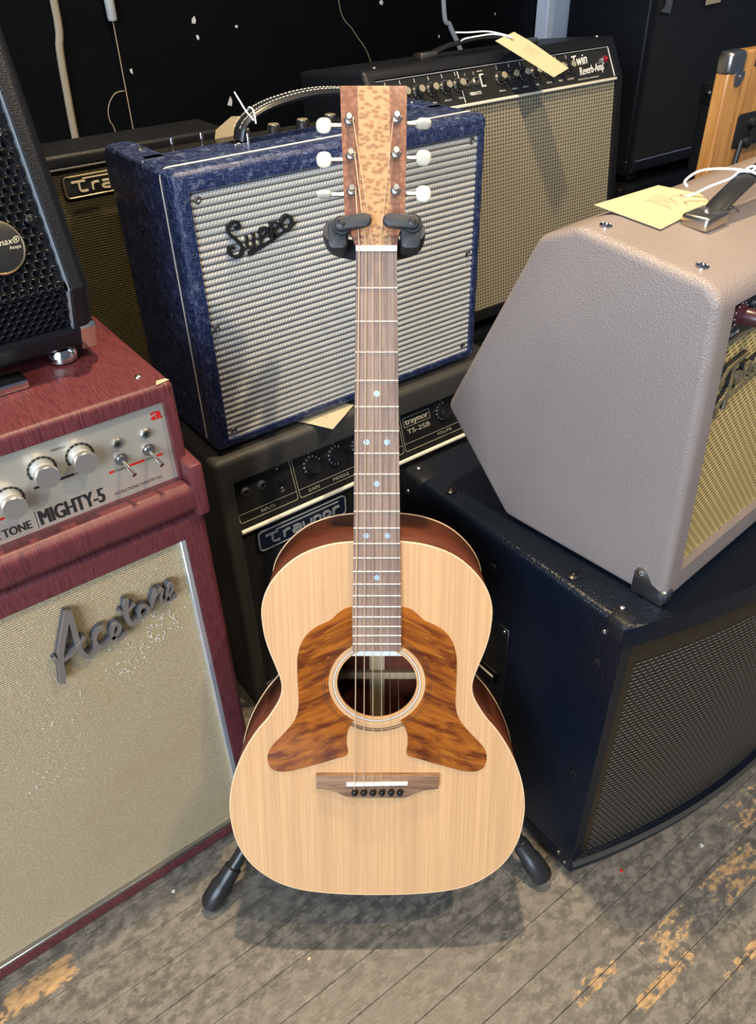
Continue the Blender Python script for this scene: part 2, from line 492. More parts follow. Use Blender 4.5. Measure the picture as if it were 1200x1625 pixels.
def tube(pts, r, seg=8, bm=None, closed=False, r2=None, up=None):
    P = [Vector(p) for p in pts]; nb = bmesh.new(); rings = []; n = len(P)
    prev = None
    for i, p in enumerate(P):
        if closed: d = P[(i + 1) % n] - P[i - 1]
        else: d = P[min(i + 1, n - 1)] - P[max(i - 1, 0)]
        d.normalize()
        if up is not None: side = d.cross(Vector(up))
        elif prev is None: side = d.cross(Vector((0.13, 0.31, 0.94)))
        else: side = prev - d * prev.dot(d)
        if side.length < 1e-5: side = d.cross(Vector((1, 0.1, 0)))
        side.normalize(); prev = side.copy(); w = d.cross(side)
        rr = r[i] if isinstance(r, (list, tuple)) else r
        rb = rr if r2 is None else r2
        rings.append([nb.verts.new(p + side * (rr * math.cos(2 * math.pi * k / seg)) + w * (rb * math.sin(2 * math.pi * k / seg))) for k in range(seg)])
    m = n if closed else n - 1
    for i in range(m):
        a, b = rings[i], rings[(i + 1) % n]
        for k in range(seg):
            nb.faces.new((a[k], a[(k + 1) % seg], b[(k + 1) % seg], b[k]))
    if not closed:
        nb.faces.new(rings[0][::-1]); nb.faces.new(rings[-1])
    return join(bm, nb)

def ribbon(pts, width, h0, h1, M=None, bm=None, smoothn=5, taper=0.0):
    """flat stroke in the (u,v) plane, from height h0 to h1 along n"""
    P = spline([(p[0], p[1], 0) for p in pts], smoothn) if smoothn else [Vector((p[0], p[1], 0)) for p in pts]
    nb = bmesh.new(); n = len(P); L = []
    for i, p in enumerate(P):
        d = (P[min(i + 1, n - 1)] - P[max(i - 1, 0)]); d.normalize()
        s = Vector((-d.y, d.x, 0)); t = i / (n - 1)
        w = width / 2 * (1 - taper * t)
        L.append([nb.verts.new(p + s * w + Vector((0, 0, h0))), nb.verts.new(p - s * w + Vector((0, 0, h0))),
                  nb.verts.new(p - s * w + Vector((0, 0, h1))), nb.verts.new(p + s * w + Vector((0, 0, h1)))])
    for a, b in zip(L, L[1:]):
        for k in range(4):
            nb.faces.new((a[k], a[(k + 1) % 4], b[(k + 1) % 4], b[k]))
    nb.faces.new(L[0][::-1]); nb.faces.new(L[-1])
    if M is not None: nb.transform(M)
    return join(bm, nb)

def ring(r0, r1, h0, h1, M=None, seg=28, a0=0.0, a1=2 * math.pi, bm=None):
    nb = bmesh.new(); full = abs(a1 - a0 - 2 * math.pi) < 1e-6; n = seg if full else seg + 1; V = []
    for i in range(n):
        a = a0 + (a1 - a0) * i / seg; c, s = math.cos(a), math.sin(a)
        V.append([nb.verts.new((r0 * c, r0 * s, h0)), nb.verts.new((r1 * c, r1 * s, h0)), nb.verts.new((r1 * c, r1 * s, h1)), nb.verts.new((r0 * c, r0 * s, h1))])
    for i in range(n if full else n - 1):
        a, b = V[i], V[(i + 1) % n]
        for k in range(4): nb.faces.new((a[k], a[(k + 1) % 4], b[(k + 1) % 4], b[k]))
    if not full: nb.faces.new(V[0][::-1]); nb.faces.new(V[-1])
    if M is not None: nb.transform(M)
    return join(bm, nb)

def text(s, size, M, align='LEFT', width=None, bold=0.0, h=0.0003, bm=None, shear=0.0):
    """flat printed lettering; baseline-left at the origin of M; bold = stroke thickening"""
    c = bpy.data.curves.new('t', 'FONT'); c.body = s; c.size = size; c.align_x = align
    c.extrude = 0; c.shear = shear; c.resolution_u = 3; c.fill_mode = 'FRONT'
    o = bpy.data.objects.new('t', c); COL.objects.link(o)
    dg = bpy.context.evaluated_depsgraph_get()
    me = bpy.data.meshes.new_from_object(o.evaluated_get(dg))
    bpy.data.objects.remove(o); bpy.data.curves.remove(c)
    if width and len(me.vertices):
        x0 = min(v.co.x for v in me.vertices); x1 = max(v.co.x for v in me.vertices)
        k = width / max(1e-6, x1 - x0)
        for v in me.vertices: v.co.x = (v.co.x - x0) * k if align == 'LEFT' else v.co.x * k
    for j, dx in enumerate((0.0, -bold, bold, -bold / 2, bold / 2) if bold else (0.0,)):
        nb = bmesh.new(); nb.from_mesh(me)
        for v in nb.verts: v.co.z = h + j * 0.00006; v.co.x += dx
        nb.transform(M)
        bm = join(bm, nb)
    bpy.data.meshes.remove(me)
    return bm

def frame(o, U, V):
    U = Vector(U).normalized(); V = Vector(V).normalized(); N = U.cross(V).normalized()
    M = Matrix((U, V, N)).transposed().to_4x4(); M.translation = Vector(o)
    return M

def front(y0, z0, y1=None, z1=None, inset=0.0):
    """frame on an amp's front: u = x, v = up along the face, n = outwards"""
    d = Vector((0, 0, 1)) if y1 is None else Vector((0, y1 - y0, z1 - z0)).normalized()
    M = frame((0, y0, z0), (1, 0, 0), d)
    return M @ Matrix.Translation((0, 0, -inset))

def at(M, u, v, n=0.0, rot=0.0):
    return M @ Matrix.Translation((u, v, n)) @ Matrix.Rotation(rot, 4, 'Z')

def shell(prof, nf, x0, x1, bl, br, bt, bb, recess, bev=0.008, seg=3):
    """cabinet: side profile (y,z) listed from front-bottom up the front (nf points), then over the top and down the back"""
    bm = bmesh.new(); n = len(prof)
    L = [bm.verts.new((x0, p[0], p[1])) for p in prof]
    Q = [bm.verts.new((x1, p[0], p[1])) for p in prof]
    bm.faces.new(L); bm.faces.new(Q[::-1])
    for i in range(nf - 1, n):
        j = (i + 1) % n
        bm.faces.new((L[i], Q[i], Q[j], L[j]))
    pts = [Vector((p[0], p[1])) for p in prof[:nf]]
    inn = list(pts)
    d0 = (pts[1] - pts[0]).normalized(); d1 = (pts[-2] - pts[-1]).normalized()
    inn[0] = pts[0] + d0 * bb; inn[-1] = pts[-1] + d1 * bt
    nor = []
    for k in range(nf):
        d = pts[min(k + 1, nf - 1)] - pts[max(k - 1, 0)]
        d.normalize(); nor.append(Vector((d.y, -d.x)))   # inwards (+y)
    li = [bm.verts.new((x0 + bl, p.x, p.y)) for p in inn]; ri = [bm.verts.new((x1 - br, p.x, p.y)) for p in inn]
    lr = [bm.verts.new((x0 + bl, p.x + q.x * recess, p.y + q.y * recess)) for p, q in zip(inn, nor)]
    rr = [bm.verts.new((x1 - br, p.x + q.x * recess, p.y + q.y * recess)) for p, q in zip(inn, nor)]
    for k in range(nf - 1):
        bm.faces.new((L[k], L[k + 1], li[k + 1], li[k])); bm.faces.new((Q[k], ri[k], ri[k + 1], Q[k + 1]))
        bm.faces.new((li[k], li[k + 1], lr[k + 1], lr[k])); bm.faces.new((ri[k], rr[k], rr[k + 1], ri[k + 1]))
        bm.faces.new((lr[k], lr[k + 1], rr[k + 1], rr[k]))
    bm.faces.new((L[0], li[0], ri[0], Q[0])); bm.faces.new((L[nf - 1], Q[nf - 1], ri[-1], li[-1]))
    bm.faces.new((li[0], lr[0], rr[0], ri[0])); bm.faces.new((li[-1], ri[-1], rr[-1], lr[-1]))
    outer = set(L + Q)
    es = [e for e in bm.edges if e.verts[0] in outer and e.verts[1] in outer]
    bmesh.ops.recalc_face_normals(bm, faces=bm.faces)
    bmesh.ops.bevel(bm, geom=es, offset=bev, segments=seg, profile=0.5, affect='EDGES', clamp_overlap=True)
    return bm

def box_prof(d, h): return [(0, 0), (0, h), (d, h), (d, 0)]

def screw(name, parent, M, r=0.004, mat='steel', cup=True):
    prof = [(r * 1.5, 0), (r * 1.45, r * .35), (r, r * .55), (r * .95, r * .3), (r * .5, r * .45), (r * .15, r * .2)] if cup else [(r, 0), (r * .9, r * .35), (r * .4, r * .6), (r * .1, r * .65)]
    return obj(name, lathe(prof, M, 12), mat, parent)

def round_poly(x0, x1, y0, y1, r, n=4):
    out = []
    for cx, cy, a in ((x1 - r, y0 + r, -90), (x1 - r, y1 - r, 0), (x0 + r, y1 - r, 90), (x0 + r, y0 + r, 180)):
        for k in range(n + 1):
            t = R(a + 90 * k / n); out.append((cx + r * math.cos(t), cy + r * math.sin(t)))
    return out

def corner_cap(parent, x, y, z, sx, sy, sz, L=0.035, mat='chrome', t=0.0015, name='corner_cap'):
    """metal corner hugging the cabinet corner at (x,y,z); s* point inwards"""
    bm = rbox(*sorted((x - sx * t, x + sx * L)), *sorted((y - sy * t, y + sy * L)), *sorted((z - sz * t, z + sz * L)), 0.006, 3)
    return obj(name, bm, mat, parent)

# ================================================================== the setting
def build_floor():
    fl = obj('floor', rbox(-1.1, 3.0, -0.45, 1.9, -0.03, -0.0022), 'floor_gap', None, 0)
    tag(fl, 'worn grey painted strip wood floor', None, kind='structure')
    p = 0.0555; y = 0.108 - 9 * p
    k = -9
    cache = {}
    while y < 1.80:
        xs = [-1.1]
        x = -1.1 + random.uniform(0.2, 0.9)
        if k == 1:
            xs += [-0.30, 0.592, 1.55]
        else:
            while x < 2.9:
                xs.append(x); x += random.uniform(0.65, 1.3)
        xs.append(3.0)
        for a, b in zip(xs, xs[1:]):
            g = 0.00035
            bm = rbox(a + g * .6, b - g * .6, y + g, y + p - g * random.uniform(0.5, 1.2), -0.014, random.uniform(-0.0005, 0.0), 0.0005, 1)
            obj('plank', bm, 'floor', fl, 0)
        y += p; k += 1
build_floor()

wall = obj('wall_back', rbox(-1.3, 3.3, 1.78, 1.86, -0.03, 2.5), 'wall', None, 0)
tag(wall, 'scuffed black painted wall behind the amplifiers', None, kind='structure')
for (x, z), s in zip([(0.8286, 1.0355), (0.832, 1.0061), (0.8876, 0.879), (0.6759, 0.9597), (1.3109, 1.0364), (0.9244, 1.0193), (1.49, 0.955), (1.60, 1.03), (1.68, 0.99)], [10, 7, 11, 6, 8, 5, 4, 5, 4]):
    k = s * 0.001
    pl = [(random.uniform(.3, .9) * k * math.cos(a), random.uniform(.4, 1.2) * k * math.sin(a)) for a in (0.2, 1.3, 2.5, 3.6, 5.2)]
    obj('paint_chip', prism(pl, 0, 0.0012, frame((x * 1.017, 1.78, 1.2 - (1.2 - z) * 1.017), (1, 0, 0), (0, 0, 1))), 'chip', wall, 0)
post = obj('trim_1', rbox(1.862, 2.02, 1.735, 1.78, -0.003, 2.5, 0.003, 1), 'post_paint')
tag(post, 'pale painted upright board on the black wall', None, kind='structure')

def wcable(name, pts, r, mat, label, seg=8):
    o = obj(name, tube(spline([(x * 1.012, 1.78 - r - 0.001, 1.2 - (1.2 - z) * 1.012) for x, z in pts], 6), r, seg), mat)
    return tag(o, label, 'cable', 'cables on the black wall')
wcable('hanging_cable', [(0.552, 1.45), (0.5525, 1.09), (0.5422, 1.0094), (0.5373, 0.9456), (0.532, 0.8281), (0.530, 0.55), (0.529, 0.0)], 0.0075, 'cable_beige', 'thick beige cable hanging down the black wall at left')
wcable('hanging_cable', [(1.49, 1.4), (1.505, 1.03), (1.528, 0.975), (1.5622, 0.925), (1.60, 0.85), (1.62, 0.6), (1.62, 0.0)], 0.0060, 'cable_grey', 'grey cable curving down the wall behind the silver-grilled amplifier')
t = thing('jack_lead', 'thin tan lead with a grey plug dangling on the black wall', 'cable', (0.66, 1.765, 0.0))
obj('plug', lathe([(0.008, 0), (0.0095, 0.004), (0.0095, 0.05), (0.007, 0.052), (0.007, 0.5)], Matrix.Translation((0.003, 0, 1.048)), 12), 'cable_grey', t)
obj('wire', tube([(0.003, 0, 1.048), (0.002, 0, 0.92), (0.003, 0.004, 0.84), (0.004, 0.006, 0.40), (0.004, 0.006, 0.0015)], 0.0011, 6), 'wire_tan', t)
w2 = wcable('loose_wire', [(0.6562, 0.9266), (0.637, 0.925), (0.622, 0.912), (0.6135, 0.895), (0.613, 0.875), (0.620, 0.849), (0.63, 0.7), (0.63, 0.0)], 0.0010, 'wire_tan', 'very thin frayed wire looping on the wall behind the blue amplifier', 6)
wcable('loose_wire', [(1.19, 1.3), (1.1952, 1.05), (1.235, 0.985), (1.2794, 0.9233), (1.30, 0.8), (1.30, 0.0)], 0.0008, 'wire_tan', 'hair-thin pale wire slanting down the wall above the headstock', 6)

# ================================================================== wine red amplifier stack (left)
ACE_X = -0.03
ACE = [[(0.0881, 0.5863), (0.0797, 0.5666), (0.0693, 0.5423), (0.063, 0.5237), (0.0594, 0.5027), (0.0562, 0.4881)], [(0.0892, 0.5845), (0.0883, 0.5634), (0.0866, 0.5354), (0.087, 0.5213), (0.0918, 0.511), (0.0982, 0.5102), (0.1038, 0.5159), (0.1051, 0.5230)], [(0.1193, 0.5416), (0.1136, 0.5418), (0.1071, 0.5357), (0.1051, 0.5278), (0.107, 0.5185), (0.113, 0.5157), (0.1203, 0.5179), (0.132, 0.5243), (0.1362, 0.5309), (0.1353, 0.5383), (0.13, 0.5371), (0.1258, 0.5283), (0.1267, 0.5196), (0.1316, 0.5152), (0.1418, 0.5181)], [(0.0572, 0.5299), (0.0624, 0.5229), (0.0724, 0.5242), (0.0837, 0.5304), (0.0956, 0.542)], [(0.1529, 0.5669), (0.1493, 0.5546), (0.1476, 0.5398), (0.1505, 0.53), (0.1593, 0.5303), (0.1643, 0.533)], [(0.1415, 0.5538), (0.1484, 0.5507), (0.1608, 0.5567)], [(0.173, 0.5449), (0.1664, 0.5466), (0.1623, 0.5399), (0.164, 0.532), (0.1713, 0.5333), (0.1746, 0.5405), (0.173, 0.5449)], [(0.1892, 0.5635), (0.1833, 0.5523), (0.178, 0.5396)], [(0.1817, 0.5488), (0.1897, 0.5576), (0.1963, 0.5594), (0.1924, 0.5492), (0.1925, 0.5412), (0.1988, 0.5409), (0.2024, 0.5457), (0.2085, 0.5535), (0.2082, 0.5615), (0.204, 0.5583), (0.2, 0.5471), (0.201, 0.5385), (0.2075, 0.5393), (0.2116, 0.5415)]]
t = thing('speaker_cabinet', 'wine red speaker cabinet with worn beige cloth and metal script logo', 'speaker', (ACE_X, 0.728, 0))
obj('cabinet_shell', shell(box_prof(0.27, 0.642), 2, -0.30, 0.30, 0.030, 0.030, 0.030, 0.024, 0.014, 0.009, 4), 'wine', t)
M = front(0.0, 0.0, inset=0.009)
obj('speaker_cloth', prism([(-0.270, 0.024), (0.270, 0.024), (0.270, 0.612), (-0.270, 0.612)], -0.004, 0.0, M), 'ace_cloth', t, 0)
obj('trim_strip', rbox(0.2625, 0.2700, 0.0015, 0.010, 0.024, 0.612, 0.001, 1), 'trim_alu', t)
obj('trim_strip', rbox(-0.2700, -0.2625, 0.0015, 0.010, 0.024, 0.612, 0.001, 1), 'trim_alu', t)
obj('trim_strip', rbox(-0.2625, 0.2625, 0.0015, 0.010, 0.024, 0.031, 0.001, 1), 'steel', t)
wd = [0.0070, 0.0064, 0.0046, 0.0046, 0.0056, 0.0038, 0.0036, 0.0036, 0.0034]
bm = None; bm2 = None
for i, (st, w) in enumerate(zip(ACE, wd)):
    P = [(x - ACE_X, z) for x, z in st]
    bm = ribbon(P, w, 0.0088, 0.0135 + i * 0.0002, M, bm)
    bm2 = ribbon(P, w + 0.0006, 0.003, 0.0090 + i * 0.0002, M, bm2)
lo = obj('script_logo', bm, 'logo_metal', t)
lo['label'] = 'raised grey metal script logo'
obj('logo_backing', bm2, MT['logo_edge'], lo)
bm = None
for i in range(90):   # tufts of pulled thread
    cx, cz = random.choice([(0.17, 0.475), (0.20, 0.50), (0.14, 0.46), (0.05, 0.42), (0.18, 0.49), (0.0, 0.33)])
    x = cx - ACE_X + random.gauss(0, 0.018); z = cz + random.gauss(0, 0.016)
    a = random.uniform(0, 6.28); L = random.uniform(0.001, 0.0035)
    bm = tube([at(M, x, z, 0.0) @ Vector((0, 0, 0)), at(M, x, z, 0.0) @ Vector((math.cos(a) * L, math.sin(a) * L, 0.0016)), at(M, x, z) @ Vector((math.cos(a) * L * 1.6, math.sin(a) * L * 2, 0.0012))], 0.00035, 4, bm)
f = obj('pulled_thread', bm, 'cord_white', t); f['kind'] = 'stuff'

# ---- amplifier head
HZ = 0.645
t = thing('amplifier_head', 'wine red amplifier head with silver control panel, three knobs and toggles', 'amplifier', (ACE_X, 0.728, HZ))
H = 0.164
prof = [(-0.006, 0.018), (-0.006, 0.046), (0.010, 0.058), (0.012, H), (0.245, H), (0.245, 0.0), (0.002, 0.0)]
bm = shell([(0.012, 0.030), (0.012, H), (0.245, H), (0.245, 0.0), (0.012, 0.0)][0:2] + [(0.245, H), (0.245, 0.0), (0.012, 0.0)], 2, -0.297, 0.297, 0.014, 0.014, 0.020, 0.012, 0.024, 0.006, 3)
lip = bmesh.new()
lp = [(0.020, 0.0), (-0.004, 0.004), (-0.012, 0.014), (-0.012, 0.038), (-0.004, 0.046), (0.034, 0.038), (0.034, 0.0)]
A = [lip.verts.new((-0.301, y, z)) for y, z in lp]; B = [lip.verts.new((0.301, y, z)) for y, z in lp]
lip.faces.new(A); lip.faces.new(B[::-1])
for i in range(len(lp)): lip.faces.new((A[i], B[i], B[(i + 1) % len(lp)], A[(i + 1) % len(lp)]))
bmesh.ops.recalc_face_normals(lip, faces=lip.faces)
bmesh.ops.bevel(lip, geom=lip.edges[:], offset=0.003, segments=2, profile=0.5, affect='EDGES', clamp_overlap=True)
for s in (-1, 1):   # swollen lower ends of the cheeks
    rb = rbox(*sorted((s * 0.286, s * 0.3030)), -0.0128, 0.0345, -0.0005, 0.070, 0.004, 2); lip = join(lip, rb)
bm = join(bm, lip)
obj('head_shell', bm, 'wine', t)
obj('worn_corner', prism([(0, 0), (0.016, 0.003), (0.014, 0.008), (0.004, 0.009)], 0, 0.0004, frame((0.279, 0.014, H + 0.0002), (1, 0, 0), (0, 1, 0))), 'card', t)
PY = 0.020     # panel plane, world y = .748
M = front(PY, 0.0)
pan = obj('control_panel', prism([(-0.283, 0.036), (0.283, 0.036), (0.283, 0.144), (-0.283, 0.144)], -0.003, 0.0, M), 'silver_panel', t, 0)
def pp(x, z): return (x * 1.0085 - ACE_X, 1.2 - (1.2 - z) * 1.0085 - HZ)   # from the y=.742 plane to the panel plane
def knob_rings(u, v):
    bm = None
    for k in range(11):
        a0 = R(-30 + k * 22.2); bm = ring(0.0128, 0.0152, 0.0002, 0.0005, at(M, u, v), 5, a0, a0 + R(19), bm)
    return bm
for x, z in ((0.1137, 0.7591), (0.1532, 0.7597), (0.075, 0.7386), (0.0, 0.7386), (-0.06, 0.7591), (-0.12, 0.7591)):
    u, v = pp(x, z)
    k = obj('knob', lathe([(0.0118, 0.0), (0.0112, 0.004), (0.0108, 0.011), (0.0122, 0.0125), (0.0126, 0.014), (0.0126, 0.019), (0.0120, 0.0202)], at(M, u, v), 28), 'spun', t)
    obj('knob_skirt', lathe([(0.0121, 0.0), (0.0115, 0.004), (0.0111, 0.0115)], at(M, u, v), 24), 'knob_side', k)
    obj('dial_print', knob_rings(u, v), 'ink_black', pan, 0)
for x, z in ((0.1932, 0.7393), (0.2246, 0.7388)):
    u, v = pp(x, z)
    k = obj('toggle_switch', lathe([(0.0072, 0), (0.0072, 0.002), (0.0055, 0.0022), (0.0055, 0.006), (0.003, 0.0065)], at(M, u, v), 14), 'steel', t)
    tip = at(M, u, v) @ Vector((0.003, -0.009, 0.026))
    obj('lever', tube([at(M, u, v) @ Vector((0, 0, 0.005)), at(M, u, v) @ Vector((0.0014, -0.004, 0.014)), tip], [0.0016, 0.0021, 0.0028], 10), 'chrome', k)
for x, z in ((0.1933, 0.7597), (0.2254, 0.7597)):
    u, v = pp(x, z)
    k = obj('pilot_jack', lathe([(0.0062, 0), (0.0062, 0.003), (0.0052, 0.0045), (0.0030, 0.0045), (0.0028, 0.001)], at(M, u, v), 6), 'steel', t)
    obj('socket', lathe([(0.0026, 0.001), (0.0026, 0.0035), (0.001, 0.0037)], at(M, u, v), 10), 'black_plastic', k)
def word(s, x, z, size, w, mat='ink_black', bold=0.0, name='print', par=None, MM=None, rot=0.0, shear=0.0):
    u, v = pp(x, z)
    o = obj(name, text(s, size, at(MM or M, u, v, 0, rot), width=w, bold=bold, shear=shear), mat, par or pan, 0)
    return o
word('MIGHTY-5', 0.0961, 0.6960, 0.0262, 0.070, bold=0.0009)
word('ACE TONE', 0.0335, 0.6975, 0.0145, 0.053, bold=0.0004)
word('ACE ELECTRONICS INDUSTRY INC.', 0.1769, 0.6979, 0.0055, 0.057)
word('TREMOLO', 0.1265, 0.7744, 0.0045, 0.0157)
word('SPEED', 0.1060, 0.7395, 0.0050, 0.0125)
word('DEPTH', 0.1440, 0.7395, 0.0050, 0.0125)
word('VOLUME', 0.0655, 0.7185, 0.0050, 0.0145)
word('STANDBY', 0.1835, 0.7255, 0.0045, 0.0150)
word('POWER', 0.2195, 0.7255, 0.0045, 0.0110)
word('a', 0.2360, 0.7712, 0.021, 0.0115, 'ink_red', 0.0011)
def bar(x0, x1, z, w, mat):
    u0, v = pp(x0, z); u1, _ = pp(x1, z)
    obj('print', prism([(u0, v - w / 2), (u1, v - w / 2), (u1, v + w / 2), (u0, v + w / 2)], 0.0001, 0.0003, M), mat, pan, 0)
bar(0.1005, 0.1055, 0.7413, 0.0030, 'ink_black'); bar(0.1190, 0.1425, 0.7413, 0.0030, 'ink_black'); bar(0.1595, 0.1665, 0.7413, 0.0030, 'ink_black')
bar(0.0450, 0.0645, 0.7207, 0.0030, 'ink_red'); bar(0.0815, 0.0869, 0.7204, 0.0030, 'ink_red')
bar(0.1772, 0.1825, 0.7276, 0.0028, 'ink_red'); bar(0.2000, 0.2180, 0.7276, 0.0028, 'ink_red'); bar(0.2315, 0.2393, 0.7273, 0.0028, 'ink_red')
u, v = pp(0.0922, 0.7045)
obj('print', prism([(u - .0003, v - 0.011), (u + .0003, v - 0.011), (u + .0009, v + 0.011), (u + .0003, v + 0.011)], 0.0001, 0.0003, M), 'ink_black', pan, 0)
screw('screw', t, frame((0.272, 0.045, H), (1, 0, 0), (0, 1, 0)), 0.0045, 'nickel', False)
screw('screw', t, frame((-0.272, 0.045, H), (1, 0, 0), (0, 1, 0)), 0.0045, 'nickel', False)
hd = obj('carry_handle', tube(spline([(-0.13, 0.11, H + 0.005), (-0.09, 0.11, H + 0.008), (0.0, 0.11, H + 0.009), (0.09, 0.11, H + 0.008), (0.13, 0.11, H + 0.005)], 5), 0.013, 10, r2=0.004, up=(0, 0, 1)), 'black_plastic', t)
for s in (-1, 1):
    obj('handle_cap', rbox(*sorted((s * 0.125, s * 0.172)), 0.094, 0.126, H, H + 0.011, 0.003, 2), 'chrome', hd)
for sx in (-0.25, 0.25):
    for sy in (0.05, 0.20):
        obj('foot', lathe([(0.008, -0.0028), (0.009, 0.004)], Matrix.Translation((sx, sy, 0)), 12), 'black_plastic', t)

# ---- small black amplifier with a perforated front
BX0, BX1 = -0.20, 0.228
t = thing('combo_amplifier', 'black combo amplifier with perforated honeycomb metal grille, top left', 'amplifier', (0.014, 0.84, 0.809))
hw = (BX1 - BX0) / 2
prof = [(0.010, 0.016), (-0.026, 0.094), (0.050, 0.335), (0.20, 0.335), (0.20, 0.016)]
obj('cabinet_shell', shell(prof, 3, -hw, hw, 0.020, 0.020, 0.022, 0.026, 0.014, 0.010, 4), 'black_tolex', t)
def perforated_plate(M, x0, x1, v0, v1, p=0.0091, r=0.0036, depth=0.003, seg=12):
    bm = bmesh.new(); rh = p * math.sqrt(3) / 2; j = 0; v = v0 + rh
    while v < v1 - rh * .6:
        u = x0 + p * (1.0 if j % 2 else 0.5)
        while u < x1 - p * .4:
            hexv = []; top = []; bot = []; rim = []
            for k in range(seg):
                a = 2 * math.pi * (k + .5) / seg
                rr = p / 2 / max(math.cos(((a + math.pi / 6) % (math.pi / 3)) - math.pi / 6), .1) if True else 0
                rr = min(p / 2 / math.cos(((a % (math.pi / 3)) - math.pi / 6) if False else (((a + math.pi / 6) % (math.pi / 3)) - math.pi / 6)), p * .58)
                hexv.append(bm.verts.new((u + rr * math.cos(a), v + rr * math.sin(a), 0)))
                top.append(bm.verts.new((u + r * 1.12 * math.cos(a), v + r * 1.12 * math.sin(a), 0.0006)))
                bot.append(bm.verts.new((u + r * math.cos(a), v + r * math.sin(a), -depth)))
            for k in range(seg):
                q = (k + 1) % seg
                bm.faces.new((hexv[k], hexv[q], top[q], top[k])); bm.faces.new((top[k], top[q], bot[q], bot[k]))
            u += p
        v += rh; j += 1
    bm.transform(M)
    return bm
d1 = math.hypot(0.036, 0.078); d2 = math.hypot(0.076, 0.241)
gp = [front(0.010, 0.016, -0.026, 0.094, inset=0.008), front(-0.026, 0.094, 0.050, 0.335, inset=0.008)]
g1 = obj('perforated_grille', perforated_plate(gp[0], -hw + 0.022, hw - 0.022, 0.026, d1 + 0.002), 'grille_metal', t, 0)
g2 = obj('perforated_grille', perforated_plate(gp[1], -hw + 0.022, hw - 0.022, -0.002, d2 - 0.022), 'grille_metal', t, 0)
for M_, d in ((gp[0], (0.024, d1 + .001)), (gp[1], (-.001, d2 - .02))):
    obj('grille_edge', ribbon([(hw - 0.0215, d[0]), (hw - 0.0215, d[1])], 0.0018, -0.006, 0.0030, M_, smoothn=0), 'trim_alu', t)
bd = obj('round_badge', lathe([(0.0255, -0.002), (0.0255, 0.003), (0.0242, 0.0042), (0.0235, 0.0034)], at(gp[1], 0.141, 0.053), 40), 'gold_ring', t)
obj('badge_face', lathe([(0.0236, 0.002), (0.0236, 0.0036), (0.023, 0.0038)], at(gp[1], 0.141, 0.053), 36), 'panel_black', bd)
obj('badge_print', text('omax®', 0.0085, at(gp[1], 0.1365, 0.0540, 0.0038), width=0.0265, shear=0.3), 'ink_gold', bd, 0)
obj('badge_print', text('Amps', 0.0045, at(gp[1], 0.1510, 0.0490, 0.0038), width=0.0110), 'ink_gold', bd, 0)
for u, v, k in ((hw - 0.033, 0.050, 0), (hw - 0.034, 0.072, 1), (hw - 0.034, 0.150, 1)):
    screw('screw', t, at(gp[k], u, v, 0.001), 0.0034, 'black_metal')
for s in (1, -1):
    pr = [(0.0085, 0.0142), (-0.0045, 0.0420), (-0.0015, 0.0470), (0.008, 0.0480), (0.012, 0.036), (0.030, 0.030), (0.046, 0.030), (0.046, 0.0142)]
    cb = prism(pr, -0.009, 0.009, frame((s * (hw - 0.0072), 0, 0), (0, 1, 0), (0, 0, 1)), 0.003, 2)
    cc = obj('corner_cap', cb, 'chrome', t)
for sx in (-1, 1):
    for sy in (0.03, 0.17):
        obj('foot', lathe([(0.012, 0), (0.0165, 0.003), (0.0165, 0.010), (0.013, 0.016)], Matrix.Translation((sx * (hw - 0.036), sy - (0.005 if sy < .1 else 0), 0.0)), 20), 'chrome', t)

# ================================================================== blue amplifier
SX = 0.6465; SZ = 0.5635; SH = 0.3965
t = thing('combo_amplifier', 'blue combo amplifier with silver striped grille and curly black logo', 'amplifier', (SX, 0.945, SZ))
X0, X1 = -0.2585, 0.2585
bm = shell([(0, 0), (0, SH), (0.115, SH), (0.120, SH - 0.018), (0.220, SH - 0.018), (0.220, 0)], 2, X0, X1, 0.021, 0.015, 0.025, 0.015, 0.008, 0.0140, 4)
for s in (-1, 1):
    x = s * 0.2587
    pr = [(0.085, SH - 0.06), (0.085, SH), (0.213, SH), (0.220, SH - 0.012), (0.220, SH - 0.06)]
    nb = bmesh.new()
    A = [nb.verts.new((x, a, b)) for a, b in pr]; B = [nb.verts.new((x - s * 0.042, a, b)) for a, b in pr]
    nb.faces.new(A); nb.faces.new(B[::-1])
    for i in range(5): nb.faces.new((A[i], B[i], B[(i + 1) % 5], A[(i + 1) % 5]))
    bmesh.ops.recalc_face_normals(nb, faces=nb.faces)
    bmesh.ops.bevel(nb, geom=[e for e in nb.edges if min(v.co.z for v in e.verts) > SH - 0.02], offset=0.0138, segments=4, profile=0.5, affect='EDGES', clamp_overlap=True)
    bm = join(bm, nb)
obj('cabinet_shell', bm, 'rhino', t)
